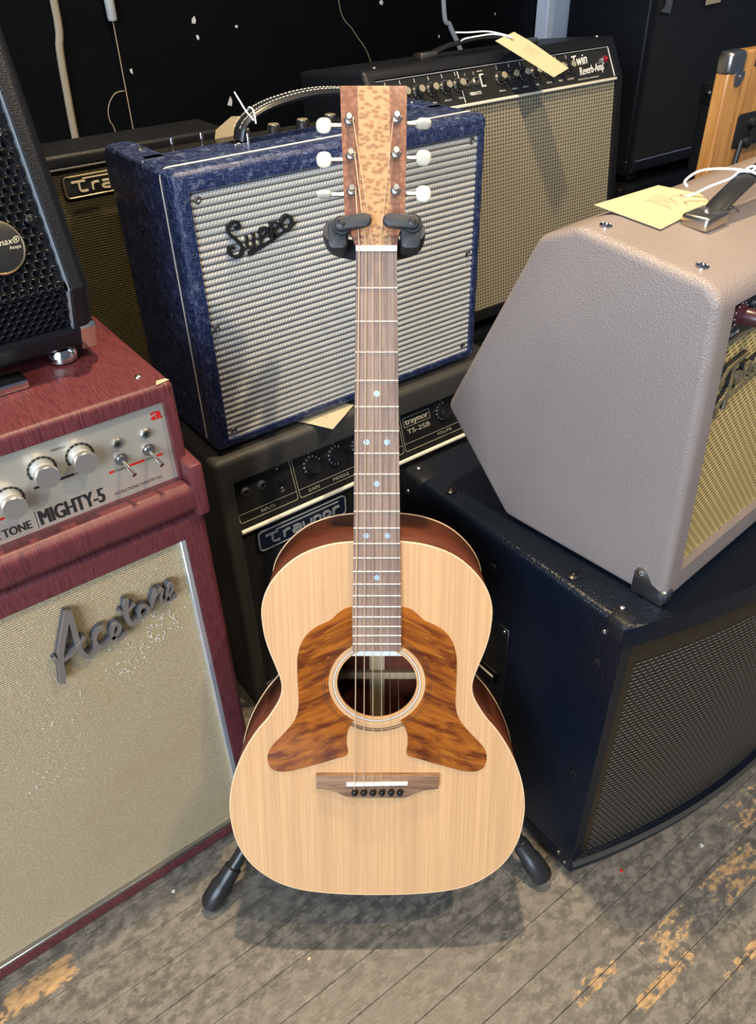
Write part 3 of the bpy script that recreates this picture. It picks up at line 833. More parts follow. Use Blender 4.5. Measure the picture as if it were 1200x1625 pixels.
# ridged cloth
M = front(0.0075, 0.0)
bm = bmesh.new(); z0, z1 = 0.0150, SH - 0.0245; xa, xb = X0 + 0.0205, X1 - 0.0145
n = int((z1 - z0) / SUPRO_P * 8); prev = None
for i in range(n + 1):
    z = z0 + (z1 - z0) * i / n
    ph = (z / SUPRO_P) % 1.0
    y = 0.0072 - 0.0024 * (1 - abs((ph - .5) * 2) ** 2.2)
    row = [bm.verts.new((x, y, z)) for x in (xa, xb)]
    if prev: bm.faces.new((prev[0], prev[1], row[1], row[0]))
    prev = row
obj('grille_cloth', bm, 'supro_cloth', t, 60)
SUP = [[(0.4661, 0.8823), (0.4664, 0.8801), (0.4687, 0.8791), (0.4715, 0.8812), (0.4698, 0.8864), (0.464, 0.8887), (0.4581, 0.8861), (0.4547, 0.8804), (0.4573, 0.8733), (0.4637, 0.8665), (0.47, 0.8585), (0.4727, 0.8513), (0.4693, 0.8453), (0.4615, 0.8437), (0.4545, 0.8475), (0.4517, 0.8537), (0.456, 0.8572), (0.4613, 0.8549)], [(0.4807, 0.8673), (0.4798, 0.8564), (0.4823, 0.8514), (0.4867, 0.8504), (0.4898, 0.8542), (0.4911, 0.869)], [(0.5011, 0.8719), (0.5004, 0.8519)], [(0.5011, 0.8719), (0.5102, 0.8722), (0.5123, 0.8662), (0.5076, 0.8622), (0.5018, 0.8623)], [(0.5178, 0.8762), (0.5168, 0.8518)], [(0.5178, 0.8762), (0.5263, 0.8761), (0.5292, 0.8706), (0.5251, 0.8658), (0.5182, 0.8656)], [(0.5211, 0.8655), (0.5267, 0.857)], [(0.5435, 0.8821), (0.5365, 0.8791), (0.5343, 0.8717), (0.5375, 0.8644), (0.5419, 0.8623), (0.5475, 0.8646), (0.5502, 0.8708), (0.5496, 0.8771), (0.5435, 0.8821)]]
bm = None
for i, (st, w) in enumerate(zip(SUP, [0.0042, 0.0032, 0.0032, 0.0028, 0.0032, 0.0028, 0.0028, 0.0034])):
    bm = ribbon([(x - SX, z - SZ) for x, z in st], w, 0.001, 0.0070 + i * 0.0002, M, bm)
bm = ribbon([(x - SX, z - SZ) for x, z in [(0.4804, 0.8428), (0.5019, 0.8482), (0.5293, 0.857), (0.5602, 0.8693)]], 0.0065, 0.001, 0.005, M, bm, taper=0.8)
lo = obj('script_logo', bm, 'black_plastic', t); lo['label'] = 'curly raised black script logo'
for u, v in ((-0.226, 0.360), (-0.228, 0.190), (-0.226, 0.026), (0.232, 0.362), (0.234, 0.190), (0.232, 0.026)):
    screw('cup_screw', t, at(M, u, v, 0.002), 0.0036, 'steel')
# white piping round the body
yp = 0.032; rr = 0.013
path = [(X0 - 0.0003, yp, 0.012), (X0 - 0.0003, yp, SH - rr)]
for k in range(1, 6):
    a = R(180 - 90 * k / 6); path.append((X0 + rr + (rr + 0.0003) * math.cos(a), yp, SH - rr + (rr + 0.0003) * math.sin(a)))
path += [(X0 + rr, yp, SH + 0.0003), (X1 - rr, yp, SH + 0.0003)]
for k in range(1, 6):
    a = R(90 - 90 * k / 6); path.append((X1 - rr + (rr + 0.0003) * math.cos(a), yp, SH - rr + (rr + 0.0003) * math.sin(a)))
path += [(X1 + 0.0003, yp, SH - rr), (X1 + 0.0003, yp, 0.012)]
obj('piping', tube(path, 0.0011, 6), 'piping_white', t)
# top rear control panel with black knobs
rp = obj('control_panel', rbox(X0 + 0.045, X1 - 0.045, 0.125, 0.205, SH - 0.0185, SH - 0.0160), 'panel_black', t, 0)
for x in (-0.07, -0.02, 0.03, 0.08, 0.13):
    k = obj('knob', lathe([(0.011, 0), (0.0100, 0.014), (0.0085, 0.016)], Matrix.Translation((x, 0.16, SH - 0.016)), 18), 'black_plastic', t)
    obj('knob_cap', lathe([(0.0082, 0.0155), (0.008, 0.0168)], Matrix.Translation((x, 0.16, SH - 0.016)), 16), 'knob_cap', k)
for x in (-0.18, -0.135):
    obj('toggle_switch', lathe([(0.0055, 0), (0.0055, 0.003), (0.0022, 0.004), (0.0028, 0.019), (0.0018, 0.021)], Matrix.Translation((x, 0.165, SH - 0.016)), 12), 'chrome', t)
# handle
hp = spline([(-0.118, 0.085, SH + 0.004), (-0.108, 0.085, SH + 0.024), (-0.070, 0.085, SH + 0.040), (0.0, 0.085, SH + 0.047), (0.070, 0.085, SH + 0.040), (0.108, 0.085, SH + 0.024), (0.118, 0.085, SH + 0.004)], 6)
hd = obj('strap_handle', tube(hp, 0.0125, 12, r2=0.0055, up=(0, 1, 0)) if False else tube(hp, 0.0055, 12, r2=0.0125, up=(0, 1, 0)), 'black_plastic', t)
bm = None
for s in (-1, 1):
    for i in range(4, len(hp) - 4, 1):
        a, b = hp[i], hp[i + 1] if i + 1 < len(hp) else hp[i]
        nrm = Vector((-(b - a).z, 0, (b - a).x)).normalized() * 0.0052
        o_ = Vector((0, s * 0.0075, 0))
        for q in (0.05, 0.55):
            bm = tube([a.lerp(b, q) + nrm + o_, a.lerp(b, q + 0.32) + nrm + o_], 0.0006, 5, bm)
st_ = obj('stitching', bm, 'piping_white', hd); st_['kind'] = 'stuff'
for s in (-1, 1):
    obj('handle_bracket', rbox(*sorted((s * 0.108, s * 0.130)), 0.075, 0.095, SH - 0.001, SH + 0.003, 0.001, 1), 'chrome', hd)
    obj('handle_pin', lathe([(0.0026, 0), (0.0026, 0.013), (0.0016, 0.015)], Matrix.Translation((s * 0.112, 0.070, SH)), 10), 'chrome', hd)
screw('screw', t, frame((-0.232, 0.150, SH), (1, 0, 0), (0, 1, 0)), 0.0042, 'nickel', False)
screw('screw', t, frame((0.232, 0.150, SH), (1, 0, 0), (0, 1, 0)), 0.0042, 'nickel', False)
screw('side_screw', t, frame((X0, 0.13, 0.30), (0, -1, 0), (0, 0, 1)), 0.0040, 'black_metal', False)
for sx in (-0.2, 0.2):
    for sy in (0.03, 0.19):
        obj('foot', lathe([(0.009, -0.0072), (0.0105, 0.0)], Matrix.Translation((sx, sy, 0)), 14), 'black_plastic', t)

def tie(name, label, paths, r=0.0011, mat='cord_white'):
    bm = None
    for p in paths: bm = tube(spline(p, 5), r, 6, bm)
    return tag(obj(name, bm, mat), label, 'string', 'white tag strings')
hx = SX; hy = 0.945 + 0.085; hz = SZ + SH
tie('string_tie', 'white string knotted round the blue amplifier\'s black handle', [
    [(hx - 0.098, hy - 0.016, hz + 0.024), (hx - 0.096, hy - 0.010, hz + 0.037), (hx - 0.094, hy, hz + 0.0405), (hx - 0.093, hy + 0.010, hz + 0.039), (hx - 0.094, hy + 0.0145, hz + 0.030)],
    [(hx - 0.100, hy - 0.0148, hz + 0.028), (hx - 0.104, hy - 0.004, hz + 0.038), (hx - 0.106, hy + 0.008, hz + 0.050), (hx - 0.110, hy + 0.012, hz + 0.060)]])
def flat_tag(name, label, pts, mat='card', th=0.0005, scribble=0, cat='price tag', hole=None):
    """a thin card with real thickness, given by its corner points (coplanar enough)"""
    P = [Vector(p) for p in pts]; U = (P[1] - P[0]).normalized(); W = (P[-1] - P[0]); Nn = U.cross(W).normalized(); V = Nn.cross(U)
    if Nn.z < 0 : Nn = -Nn
    M = Matrix((U, V, U.cross(V))).transposed().to_4x4(); M.translation = P[0]
    poly = [((p - P[0]).dot(U), (p - P[0]).dot(V)) for p in P]
    o = obj(name, prism(poly, 0, th, M), mat, None, 0)
    tag(o, label, cat, 'price tags' if name == 'price_tag' else None)
    up = U.cross(V).z > 0
    h = th + 0.0002 if up else -0.0002
    cx = sum(p[0] for p in poly) / len(poly); cy = sum(p[1] for p in poly) / len(poly)
    if scribble:
        bm = None; rs = random.Random(scribble)
        for k in range(5):
            y = cy + (k - 2) * 0.006
            pts_ = [(cx - 0.018 + 0.0045 * i, y + rs.uniform(-0.0016, 0.0016)) for i in range(8 - (k % 3))]
            bm = ribbon(pts_, 0.0006, h, h + 0.0001, M, bm, 3)
        obj('handwriting', bm, 'pencil', o, 0)
    if hole:
        hc = Vector(hole); hu, hv = (hc - P[0]).dot(U), (hc - P[0]).dot(V)
        obj('eyelet', ring(0.0018, 0.0044, min(0, h) - 0.0001, max(th, h) + 0.0001, M @ Matrix.Translation((hu, hv, 0)), 14), MT['wire_tan'], o)
    return o
flat_tag('price_tag', 'manila price tag standing behind the blue amplifier\'s handle', [(0.548, 1.150, 0.932), (0.556, 1.152, 0.955), (0.588, 1.162, 0.968), (0.603, 1.164, 0.966), (0.606, 1.164, 0.940)])
flat_tag('price_card', 'white paper card pinched under the blue amplifier', [(0.534, 0.962, 0.5584), (0.566, 0.902, 0.5584), (0.636, 0.944, 0.5584), (0.604, 1.004, 0.5584)], 'card_cream', 0.0006, 3)

# ================================================================== dark combo under the blue one
TX = 0.6635; TZ = 0.556
t = thing('bass_amplifier', 'charcoal combo amplifier with black control panel and white piping, under blue amplifier', 'amplifier', (TX, 0.93, 0))
obj('cabinet_shell', shell(box_prof(0.28, TZ), 2, -0.2915, 0.2915, 0.026, 0.026, 0.043, 0.045, 0.034, 0.010, 4), 'charcoal_tolex', t)
P = front(0.0, 0.419, 0.026, 0.5055)
pan = obj('control_panel', prism([(-0.2655, 0), (0.2655, 0), (0.2655, 0.1005), (-0.2655, 0.1005)], -0.004, 0, P), 'panel_black', t, 0)
obj('grille_cloth', prism([(-0.2655, 0.045), (0.2655, 0.045), (0.2655, 0.412), (-0.2655, 0.412)], -0.004, 0, front(0.008, 0)), 'black_cloth', t, 0)
obj('piping', tube([(-0.2655, 0.0, 0.4155), (0.2655, 0.0, 0.4155)], 0.0042, 10), 'piping_white', t)
def line(u0, v0, u1, v1, w=0.0009):
    d = Vector((u1 - u0, v1 - v0)); d.normalize(); q = Vector((-d.y, d.x)) * w / 2
    return [(u0 + q.x, v0 + q.y), (u0 - q.x, v0 - q.y), (u1 - q.x, v1 - q.y), (u1 + q.x, v1 + q.y)]
def outline(pts, w, M, h=0.0003, closed=True):
    bm = None; n = len(pts)
    for i in range(n if closed else n - 1):
        a, b = pts[i], pts[(i + 1) % n]
        if math.hypot(a[0] - b[0], a[1] - b[1]) < 1e-6: continue
        bm = prism(line(*a, *b, w), 0.0001, h, M, bm=bm)
    return bm
for a, b in ((0.4005, 0.5090), (0.5135, 0.7330), (0.7375, 0.9270)):
    bm = outline(round_poly(a - TX, b - TX, 0.012, 0.0870, 0.004), 0.0008, P)
    bm = prism(line(a - TX, 0.0262, b - TX, 0.0262, 0.0008), 0.0001, 0.0003, P, bm=bm)
    obj('print', bm, 'ink_gold', pan, 0)
for s, x, v, w in (('GAIN', 0.5310, 0.0165, 0.0215), ('MIDDLE', 0.5809, 0.0165, 0.032), ('VOLUME', 0.8118, 0.0175, 0.035), ('INPUTS', 0.440, 0.0165, 0.026), ('BASS', 0.635, 0.0165, 0.02), ('TREBLE', 0.675, 0.0165, 0.03)):
    obj('print', text(s, 0.0075, at(P, x - TX, v), width=w), 'ink_gold', pan, 0)
obj('print', text('BOOST', 0.0035, at(P, 0.479 - TX, 0.080), width=0.013), 'ink_gold', pan, 0)
obj('print', text('OFF', 0.0035, at(P, 0.482 - TX, 0.0355), width=0.008), 'ink_gold', pan, 0)
obj('print', text('TS-25B', 0.0125, at(P, 0.7480 - TX, 0.0420), width=0.052, bold=0.0003), 'ink_gold', pan, 0)
obj('print', outline(round_poly(0.7435 - TX, 0.8030 - TX, 0.0560, 0.0730, 0.001, 1), 0.0007, P), 'ink_gold', pan, 0)
obj('print', text('traynor', 0.0155, at(P, 0.7465 - TX, 0.0600), width=0.053, bold=0.0005), 'ink_gold', pan, 0)
for x, v in ((0.4228, 0.0593), (0.4532, 0.0594)):
    k = obj('input_jack', lathe([(0.0085, 0), (0.0085, 0.002), (0.0065, 0.0025), (0.0065, 0.005), (0.0045, 0.0053), (0.0042, 0.0015)], at(P, x - TX, v), 18), 'steel', t)
    obj('socket', lathe([(0.0042, 0.0010), (0.0040, 0.0022)], at(P, x - TX, v), 12), 'ebony', k)
sw = obj('slide_switch', prism(round_poly(-0.0055, 0.0055, -0.012, 0.012, 0.001, 1), 0, 0.0012, at(P, 0.4873 - TX, 0.0575)), 'black_plastic', t)
obj('slider', prism(round_poly(-0.004, 0.004, -0.008, 0.0, 0.001, 1), 0, 0.007, at(P, 0.4873 - TX, 0.0575), 0.001), 'black_plastic', sw)
for v in (0.075, 0.041):
    screw('screw', t, at(P, 0.4860 - TX, v), 0.003, 'steel', False)
for x in (0.547, 0.5955, 0.644, 0.692, 0.8318, 0.885):
    v = 0.0595
    k = obj('knob', lathe([(0.0185, 0.0), (0.0180, 0.0025), (0.0120, 0.0045), (0.0112, 0.0165), (0.0100, 0.018), (0.0030, 0.0172)], at(P, x - TX, v), 24), 'black_plastic', t)
    bm = None; off = 100 if x < .56 else (60 if x < .62 else 85)
    for i, ch in enumerate('0123456789'):
        a = R(off - 30 * (5 - i) + 0) if False else R(off + (5 - i) * -26 if x < .56 else off + i * 26)
        q = 0.0150
        Mt = at(P, x - TX + q * math.cos(a), v + q * math.sin(a), 0.0036, a - math.pi / 2)
        bm = text(ch, 0.0058, Mt @ Matrix.Translation((0, -0.0018, 0)), align='CENTER', bm=bm)
    obj('knob_numbers', bm, 'ink_white', k, 0)
    obj('print', prism(line(x - TX, v + 0.0190, x - TX, v + 0.0235, 0.0009), 0.0001, 0.0003, P), 'ink_white', pan, 0)

def traynor_letters(M, w, h, h0, h1, sw):
    """'traynor' with the long bar of the t running over the word"""
    s = w / 7.6
    def X(a): return a * s
    L = [[(0.0, .84), (1.2, .84)], [(1.0, 1.02), (7.3, 1.02)], [(0.62, .84), (0.62, .50), (0.62, .24), (0.74, .09), (0.95, .06), (1.3, .07)],
         [(1.75, .62), (1.75, .04)], [(1.75, .44), (1.95, .60), (2.35, .60)],
         [(2.65, .60), (3.2, .60), (3.35, .50), (3.35, .06), (2.8, .06), (2.62, .18), (2.78, .33), (3.35, .33)],
         [(3.65, .62), (3.72, .18), (4.0, .08), (4.4, .14)], [(4.45, .62), (4.42, -.10), (4.1, -.22), (3.75, -.20)],
         [(4.75, .62), (4.75, .04)], [(4.75, .46), (4.95, .60), (5.3, .56), (5.38, .42), (5.38, .04)],
         [(5.72, .34), (5.78, .54), (6.05, .61), (6.32, .54), (6.38, .34), (6.32, .12), (6.05, .05), (5.78, .12), (5.72, .34)],
         [(6.75, .62), (6.75, .04)], [(6.75, .44), (6.95, .60), (7.35, .60)]]
    bm = None
    for i, st in enumerate(L):
        bm = ribbon([(X(a), b * h) for a, b in st], sw * (0.6 if st[0][0] == 1.0 else 1), h0, h1 + i * 0.00012, M, bm, 3)
    return bm
def badge(parent, M, w, h, rimmat, facemat, letmat):
    b = obj('maker_badge', prism(round_poly(0, w, 0, h, h * .18), 0.0, 0.0035, M, 0.0008), facemat, parent)
    bm = None
    rim = spline([(x, y, 0.0035) for x, y in round_poly(0.0015, w - 0.0015, 0.0015, h - 0.0015, h * .18)], 1, True)
    obj('badge_rim', tube([M @ p for p in rim], 0.0014, 6, closed=True), rimmat, b)
    o = obj('badge_letters', traynor_letters(M @ Matrix.Translation((w * .08, h * .24, 0)), w * .86, h * .55, 0.0035, 0.0052, h * .085), letmat, b)
    o['label'] = 'raised rounded letters'
    return b
badge(t, front(0.004, 0.3595) @ Matrix.Translation((0.4245 - TX, 0, 0)), 0.176, 0.042, 'cable_grey', 'blue_navy', 'cable_grey')
for sx in (-0.27, 0.27):
    screw('screw', t, frame((sx, 0.022, TZ), (1, 0, 0), (0, 1, 0)), 0.004, 'black_metal', False)

# cream card wedged in front of its grille
cd = flat_tag('cream_card', 'cream card hanging in the gap behind the black bass cabinet', [(0.838, 0.918, 0.352), (0.905, 0.918, 0.352), (0.905, 0.919, 0.391), (0.838, 0.919, 0.391)], 'card_cream', 0.001, cat='card')
obj('black_cord', tube(spline([(0.858, 0.915, 0.375), (0.866, 0.914, 0.384), (0.88, 0.914, 0.382), (0.893, 0.915, 0.378), (0.899, 0.915, 0.372)], 5), 0.0018, 6), 'black_plastic', cd)

# ================================================================== big dark amplifier at the far left
t = thing('bass_amplifier', 'large dark amplifier with olive grille and metal badge, half hidden at far left', 'amplifier', (0.34, 1.245, 0))
obj('cabinet_shell', shell(box_prof(0.10, 0.937), 2, -0.28, 0.28, 0.022, 0.022, 0.016, 0.03, 0.012, 0.006, 3), 'black_tolex', t)
obj('grille_cloth', prism([(-0.258, 0.03), (0.258, 0.03), (0.258, 0.914), (-0.258, 0.914)], -0.004, 0, front(0.010, 0)), 'olive_cloth', t, 0)
obj('piping', tube([(-0.258, 0.004, 0.9175), (0.258, 0.004, 0.9175)], 0.0022, 8), 'piping_grey', t)
badge(t, front(0.009, 0.8735) @ Matrix.Translation((0.346 - 0.34, 0, 0)), 0.155, 0.0330, 'gold_ring', 'panel_black', 'ink_gold')

# ================================================================== silver-grilled combo at the back
t = thing('speaker_cabinet', 'plain black cabinet carrying the silver-grilled combo', 'speaker', (1.258, 1.215, 0))
obj('cabinet_shell', shell(box_prof(0.30, 0.440), 2, -0.345, 0.345, 0.022, 0.022, 0.022, 0.022, 0.012, 0.008, 3), 'black_tolex', t)
obj('grille_cloth', prism([(-0.323, 0.022), (0.323, 0.022), (0.323, 0.421), (-0.323, 0.421)], -0.004, 0, front(0.010, 0)), 'black_cloth', t, 0)
WX = 1.258
t = thing('combo_amplifier', 'black combo with pale silver grille, row of black knobs, at the back', 'amplifier', (WX, 1.200, 0.470), (R(-6), 0, 0))
obj('cabinet_shell', shell([(0, 0), (0, 0.440), (0.034, 0.518), (0.25, 0.518), (0.26, 0)], 3, -0.340, 0.340, 0.022, 0.022, 0.018, 0.026, 0.010, 0.009, 3), 'black_tolex', t)
obj('grille_cloth', prism([(-0.317, 0.026), (0.317, 0.026), (0.317, 0.436), (-0.317, 0.436)], -0.003, 0, front(0.007, 0)), 'twin_cloth', t, 0)
P = front(0.0, 0.440, 0.034, 0.518, inset=0.006)
TL = math.hypot(0.034, 0.078)
pan = obj('control_panel', prism([(-0.317, 0.003), (0.317, 0.003), (0.317, TL - 0.019), (-0.317, TL - 0.019)], -0.003, 0, P), 'panel_black', t, 0)
obj('trim_strip', rbox(-0.317, 0.317, 0.0, 0.008, 0.4345, 0.4395, 0.001, 1), 'piping_white', t)
bm = prism(line(0.3155, 0.004, 0.3155, TL - 0.02, 0.0018), 0.0, 0.0012, P)
bm = prism(line(1.1385 - WX, 0.004, 1.1385 - WX, 0.062, 0.0016), 0.0, 0.0006, P, bm=bm)
bm = prism(line(-0.317, TL - 0.0200, 0.317, TL - 0.0200, 0.0010), 0.0, 0.0006, P, bm=bm)
obj('print', bm, 'ink_white', pan, 0)
KV = 0.037
for i, x in enumerate((0.9640, 0.9978, 1.0316, 1.0653, 1.0982, 1.1313, 1.2403, 1.2736, 1.3049, 1.3391, 1.3735, 1.4076, 1.4392)):
    u = x - WX
    k = obj('knob', lathe([(0.0130, 0), (0.0124, 0.003), (0.0088, 0.006), (0.0080, 0.015), (0.0070, 0.0165)], at(P, u, KV), 20), 'black_plastic', t)
    obj('knob_cap', lathe([(0.0070, 0.0160), (0.0062, 0.0176)], at(P, u, KV), 16), 'knob_cap', k)
    bm = None
    for j in range(9):
        a = R(210 - j * 30 + i * 17); bm = prism(line(0.0105 * math.cos(a), 0.0105 * math.sin(a), 0.0122 * math.cos(a), 0.0122 * math.sin(a), 0.0011), 0.0031, 0.0037, at(P, u, KV), bm=bm)
    obj('knob_numbers', bm, 'ink_white', k, 0)
    obj('tick', prism(line(u, 0.0545, u, 0.0620, 0.0010), 0.0001, 0.0004, P), 'ink_white', pan, 0)
    bm = text(('VOLUME', 'TREBLE', 'MIDDLE', 'BASS', 'VOLUME', 'TREBLE', 'VOLUME', 'TREBLE', 'MIDDLE', 'BASS', 'REVERB', 'SPEED', 'INTENSITY')[i], 0.0045, at(P, u, 0.0125), 'CENTER')
    obj('print', bm, 'ink_white', pan, 0)
for x in (1.1552, 1.1780):
    k = obj('input_jack', lathe([(0.0085, 0), (0.0085, 0.003), (0.006, 0.0045), (0.0045, 0.0045), (0.0043, 0.001)], at(P, x - WX, 0.039), 16), 'nickel', t)
    obj('socket', lathe([(0.0043, 0.001), (0.004, 0.002)], at(P, x - WX, 0.039), 10), 'ebony', k)
obj('print', text('VIBRATO', 0.0085, at(P, 1.1545 - WX, 0.0150), width=0.030, bold=0.0002), 'ink_white', pan, 0)
obj('print', text('1', 0.007, at(P, 1.1535 - WX, 0.0520)), 'ink_white', pan, 0)
obj('print', text('2', 0.007, at(P, 1.1760 - WX, 0.0520)), 'ink_white', pan, 0)
obj('print', text('BRIGHT', 0.0035, at(P, 1.1880 - WX, 0.0555), width=0.014), 'ink_white', pan, 0)
sw = obj('slide_switch', prism(round_poly(-0.0055, 0.0055, -0.012, 0.012, 0.001, 1), 0, 0.001, at(P, 1.1960 - WX, 0.039)), 'ink_white', t)
obj('slider', prism(round_poly(-0.0032, 0.0045, -0.009, 0.009, 0.001, 1), 0, 0.003, at(P, 1.1960 - WX, 0.039)), 'ebony', sw)
obj('script_print', text('Twin', 0.0300, at(P, 1.4560 - WX, 0.0365, 0, R(3)), width=0.045, bold=0.0006, shear=0.35), 'ink_white', pan, 0)
obj('script_print', text('Reverb-Amp', 0.0225, at(P, 1.4690 - WX, 0.0170, 0, R(3)), width=0.078, bold=0.0004, shear=0.35), 'ink_white', pan, 0)
obj('print', text('FENDER MUSICAL INSTRUMENTS', 0.0038, at(P, 1.460 - WX, 0.0080), width=0.064), 'ink_white', pan, 0)
jw = obj('pilot_lamp', lathe([(0.0085, 0), (0.0085, 0.006), (0.0068, 0.0075)], at(P, 1.5480 - WX, 0.0385), 16), 'chrome', t)
obj('jewel', lathe([(0.0064, 0.0065), (0.0062, 0.011), (0.0035, 0.0135), (0.0008, 0.0140)], at(P, 1.5480 - WX, 0.0385), 10), 'red_jewel', jw)
hd = obj('strap_handle', tube(spline([(-0.125, 0.10, 0.525), (-0.08, 0.10, 0.535), (0, 0.10, 0.541), (0.08, 0.10, 0.535), (0.125, 0.10, 0.525)], 6), 0.0045, 10, r2=0.012, up=(0, 1, 0)), 'black_plastic', t)
for s in (-1, 1):
    obj('handle_cap', rbox(*sorted((s * 0.118, s * 0.160)), 0.086, 0.114, 0.518, 0.530, 0.003, 2), 'nickel', hd)
for x in (-0.3, 0.3):
    screw('screw', t, frame((x, 0.05, 0.518), (1, 0, 0), (0, 1, 0)), 0.005, 'nickel', False)
    obj('foot', lathe([(0.012, -0.0245), (0.014, 0.002)], Matrix.Translation((x, 0.04, 0)), 14), 'black_plastic', t)
    obj('foot', lathe([(0.012, -0.004), (0.014, 0.004)], Matrix.Translation((x, 0.235, 0)), 14), 'black_plastic', t)
flat_tag('price_tag', 'long manila price tag hanging over the silver-grilled combo\'s knobs', [(1.222, 1.268, 1.003), (1.284, 1.166, 0.945), (1.337, 1.176, 0.957), (1.302, 1.250, 1.000), (1.2826, 1.280, 1.012)], 'card', 0.0006, 11, hole=(1.262, 1.262, 1.003))
tie('string_tie', 'white string looping from long price tag to the handle behind', [
    [(1.262, 1.262, 1.006), (1.235, 1.285, 1.012), (1.205, 1.30, 1.010), (1.19, 1.318, 1.006), (1.185, 1.325, 1.002)],
    [(1.262, 1.262, 1.007), (1.230, 1.295, 1.016), (1.195, 1.315, 1.016), (1.17, 1.325, 1.0175)]], 0.0014)

# ================================================================== black bass cabinet with a bowed front (right)
CX0, CX1, CY0, CY1, CH = 0.594, 1.350, 0.345, 0.765, 0.545
cxm = (CX0 + CX1) / 2; hw = (CX1 - CX0) / 2
def bow(x, inset=0.0):    # local y of the front at local x
    return -0.063 * (1 - (x / hw) ** 2) + inset
t = thing('speaker_cabinet', 'black leather-covered bass cabinet with bowed perforated front, standing on floor', 'speaker', (cxm, CY0, 0))
NB = 28
arc = [(-hw + 2 * hw * i / NB) for i in range(NB + 1)]
def plan(inset, xi=0.0, yb=CY1 - CY0):
    return [(x, bow(x, inset)) for x in arc if abs(x) <= hw - xi + 1e-6] + [(hw - xi, yb), (-hw + xi, yb)]
bm = prism(plan(0.0), CH - 0.034, CH, None, 0.010, 4)
bm = prism(plan(0.0), 0.012, 0.040, None, 0.006, 2, bm)
bm = prism(plan(0.016), 0.040, CH - 0.034, None, bm=bm)
for s in (-1, 1):
    bm = rbox(*sorted((s * (hw - 0.020), s * hw)), 0.001, 0.016, 0.040, CH - 0.034, 0.0, bm=bm)
obj('cabinet_body', bm, 'leather', t, 35)
gb = bmesh.new(); prev = None
for i, x in enumerate(arc):
    if abs(x) > hw - 0.019: x = math.copysign(hw - 0.0195, x)
    row = [gb.verts.new((x, bow(x, 0.010), z)) for z in (0.040, CH - 0.034)]
    if prev: gb.faces.new((prev[0], row[0], row[1], prev[1]))
    prev = row
obj('perforated_grille', gb, 'perforated', t, 60)
obj('welt', tube(spline([(x, bow(x, -0.002), 0.036) for x in arc[::2]], 3), 0.0045, 8), 'charcoal_tolex', t)
for s in (-1, 1):
    cc = obj('corner_protector', rbox(*sorted((s * (hw - 0.030), s * (hw + 0.0010))), -0.001, 0.034, CH - 0.034, CH + 0.0010, 0.010, 4), 'black_tolex', t)
    screw('screw', cc, frame((s * (hw + 0.001), 0.028, CH - 0.026), (0, s, 0), (0, 0, 1)), 0.0035, 'steel', False)
    screw('screw', cc, frame((s * (hw - 0.022), 0.026, CH + 0.001), (1, 0, 0), (0, 1, 0)), 0.0035, 'steel', False)
    cc = obj('corner_protector', rbox(*sorted((s * (hw - 0.030), s * (hw + 0.0010))), -0.001, 0.034, 0.010, 0.046, 0.008, 3), 'black_tolex', t)
    screw('screw', cc, frame((s * (hw + 0.001), 0.026, 0.034), (0, s, 0), (0, 0, 1)), 0.0035, 'steel', False)
    screw('screw', cc, frame((s * (hw + 0.001), 0.012, 0.024), (0, s, 0), (0, 0, 1)), 0.003, 'steel', False)
    cc = obj('corner_protector', rbox(*sorted((s * (hw - 0.045), s * (hw + 0.0010))), CY1 - CY0 - 0.055, CY1 - CY0 + 0.001, CH - 0.045, CH + 0.0010, 0.011, 3), 'black_tolex', t)
    screw('screw', cc, frame((s * (hw - 0.020), CY1 - CY0 - 0.018, CH + 0.001), (1, 0, 0), (0, 1, 0)), 0.004, 'steel', False)
    screw('screw', cc, frame((s * (hw + 0.002), CY1 - CY0 - 0.020, CH - 0.030), (0, s, 0), (0, 0, 1)), 0.004, 'steel', False)
    for y, z in ((0.030, 0.465), (0.030, 0.235), (0.215, 0.49)):
        screw('cup_screw', t, frame((s * hw, y, z), (0, s, 0), (0, 0, 1)), 0.0042, 'black_metal')
    sp = obj('side_handle', rbox(*sorted((s * (hw - 0.004), s * (hw + 0.0012))), 0.175, 0.335, 0.17, 0.40, 0.001, 1), 'ebony', t)
    obj('handle_bar', rbox(*sorted((s * (hw + 0.002), s * (hw + 0.009))), 0.19, 0.32, 0.27, 0.295, 0.0035, 2), 'black_plastic', sp)
    for yy, zz in ((0.183, 0.392), (0.327, 0.392), (0.183, 0.178), (0.327, 0.178)):
        screw('screw', sp, frame((s * (hw + 0.0012), yy, zz), (0, s, 0), (0, 0, 1)), 0.003, 'steel', False)
    for y in (0.10, 0.33):
        screw('screw', t, frame((s * (hw - 0.020), y, CH), (1, 0, 0), (0, 1, 0)), 0.0055, 'black_metal')
for x in (-0.3, 0.3):
    for y in (0.03, 0.37):
        obj('foot', lathe([(0.018, 0), (0.02, 0.014)], Matrix.Translation((x, y, 0)), 16), 'black_plastic', t)

# ================================================================== tan amplifier on the bass cabinet
t = thing('combo_amplifier', 'tan pebbled amplifier with angled sides and wheat grille, on black bass cabinet', 'amplifier', (0.6533, 0.3438, CH + 0.001), (0, 0, R(5.2)))
TW = 0.52
prof = [(0.0, 0.001), (0.0195, 0.366), (0.036, 0.381), (0.185, 0.400), (0.232, 0.380), (0.357, 0.125), (0.242, 0.001)]
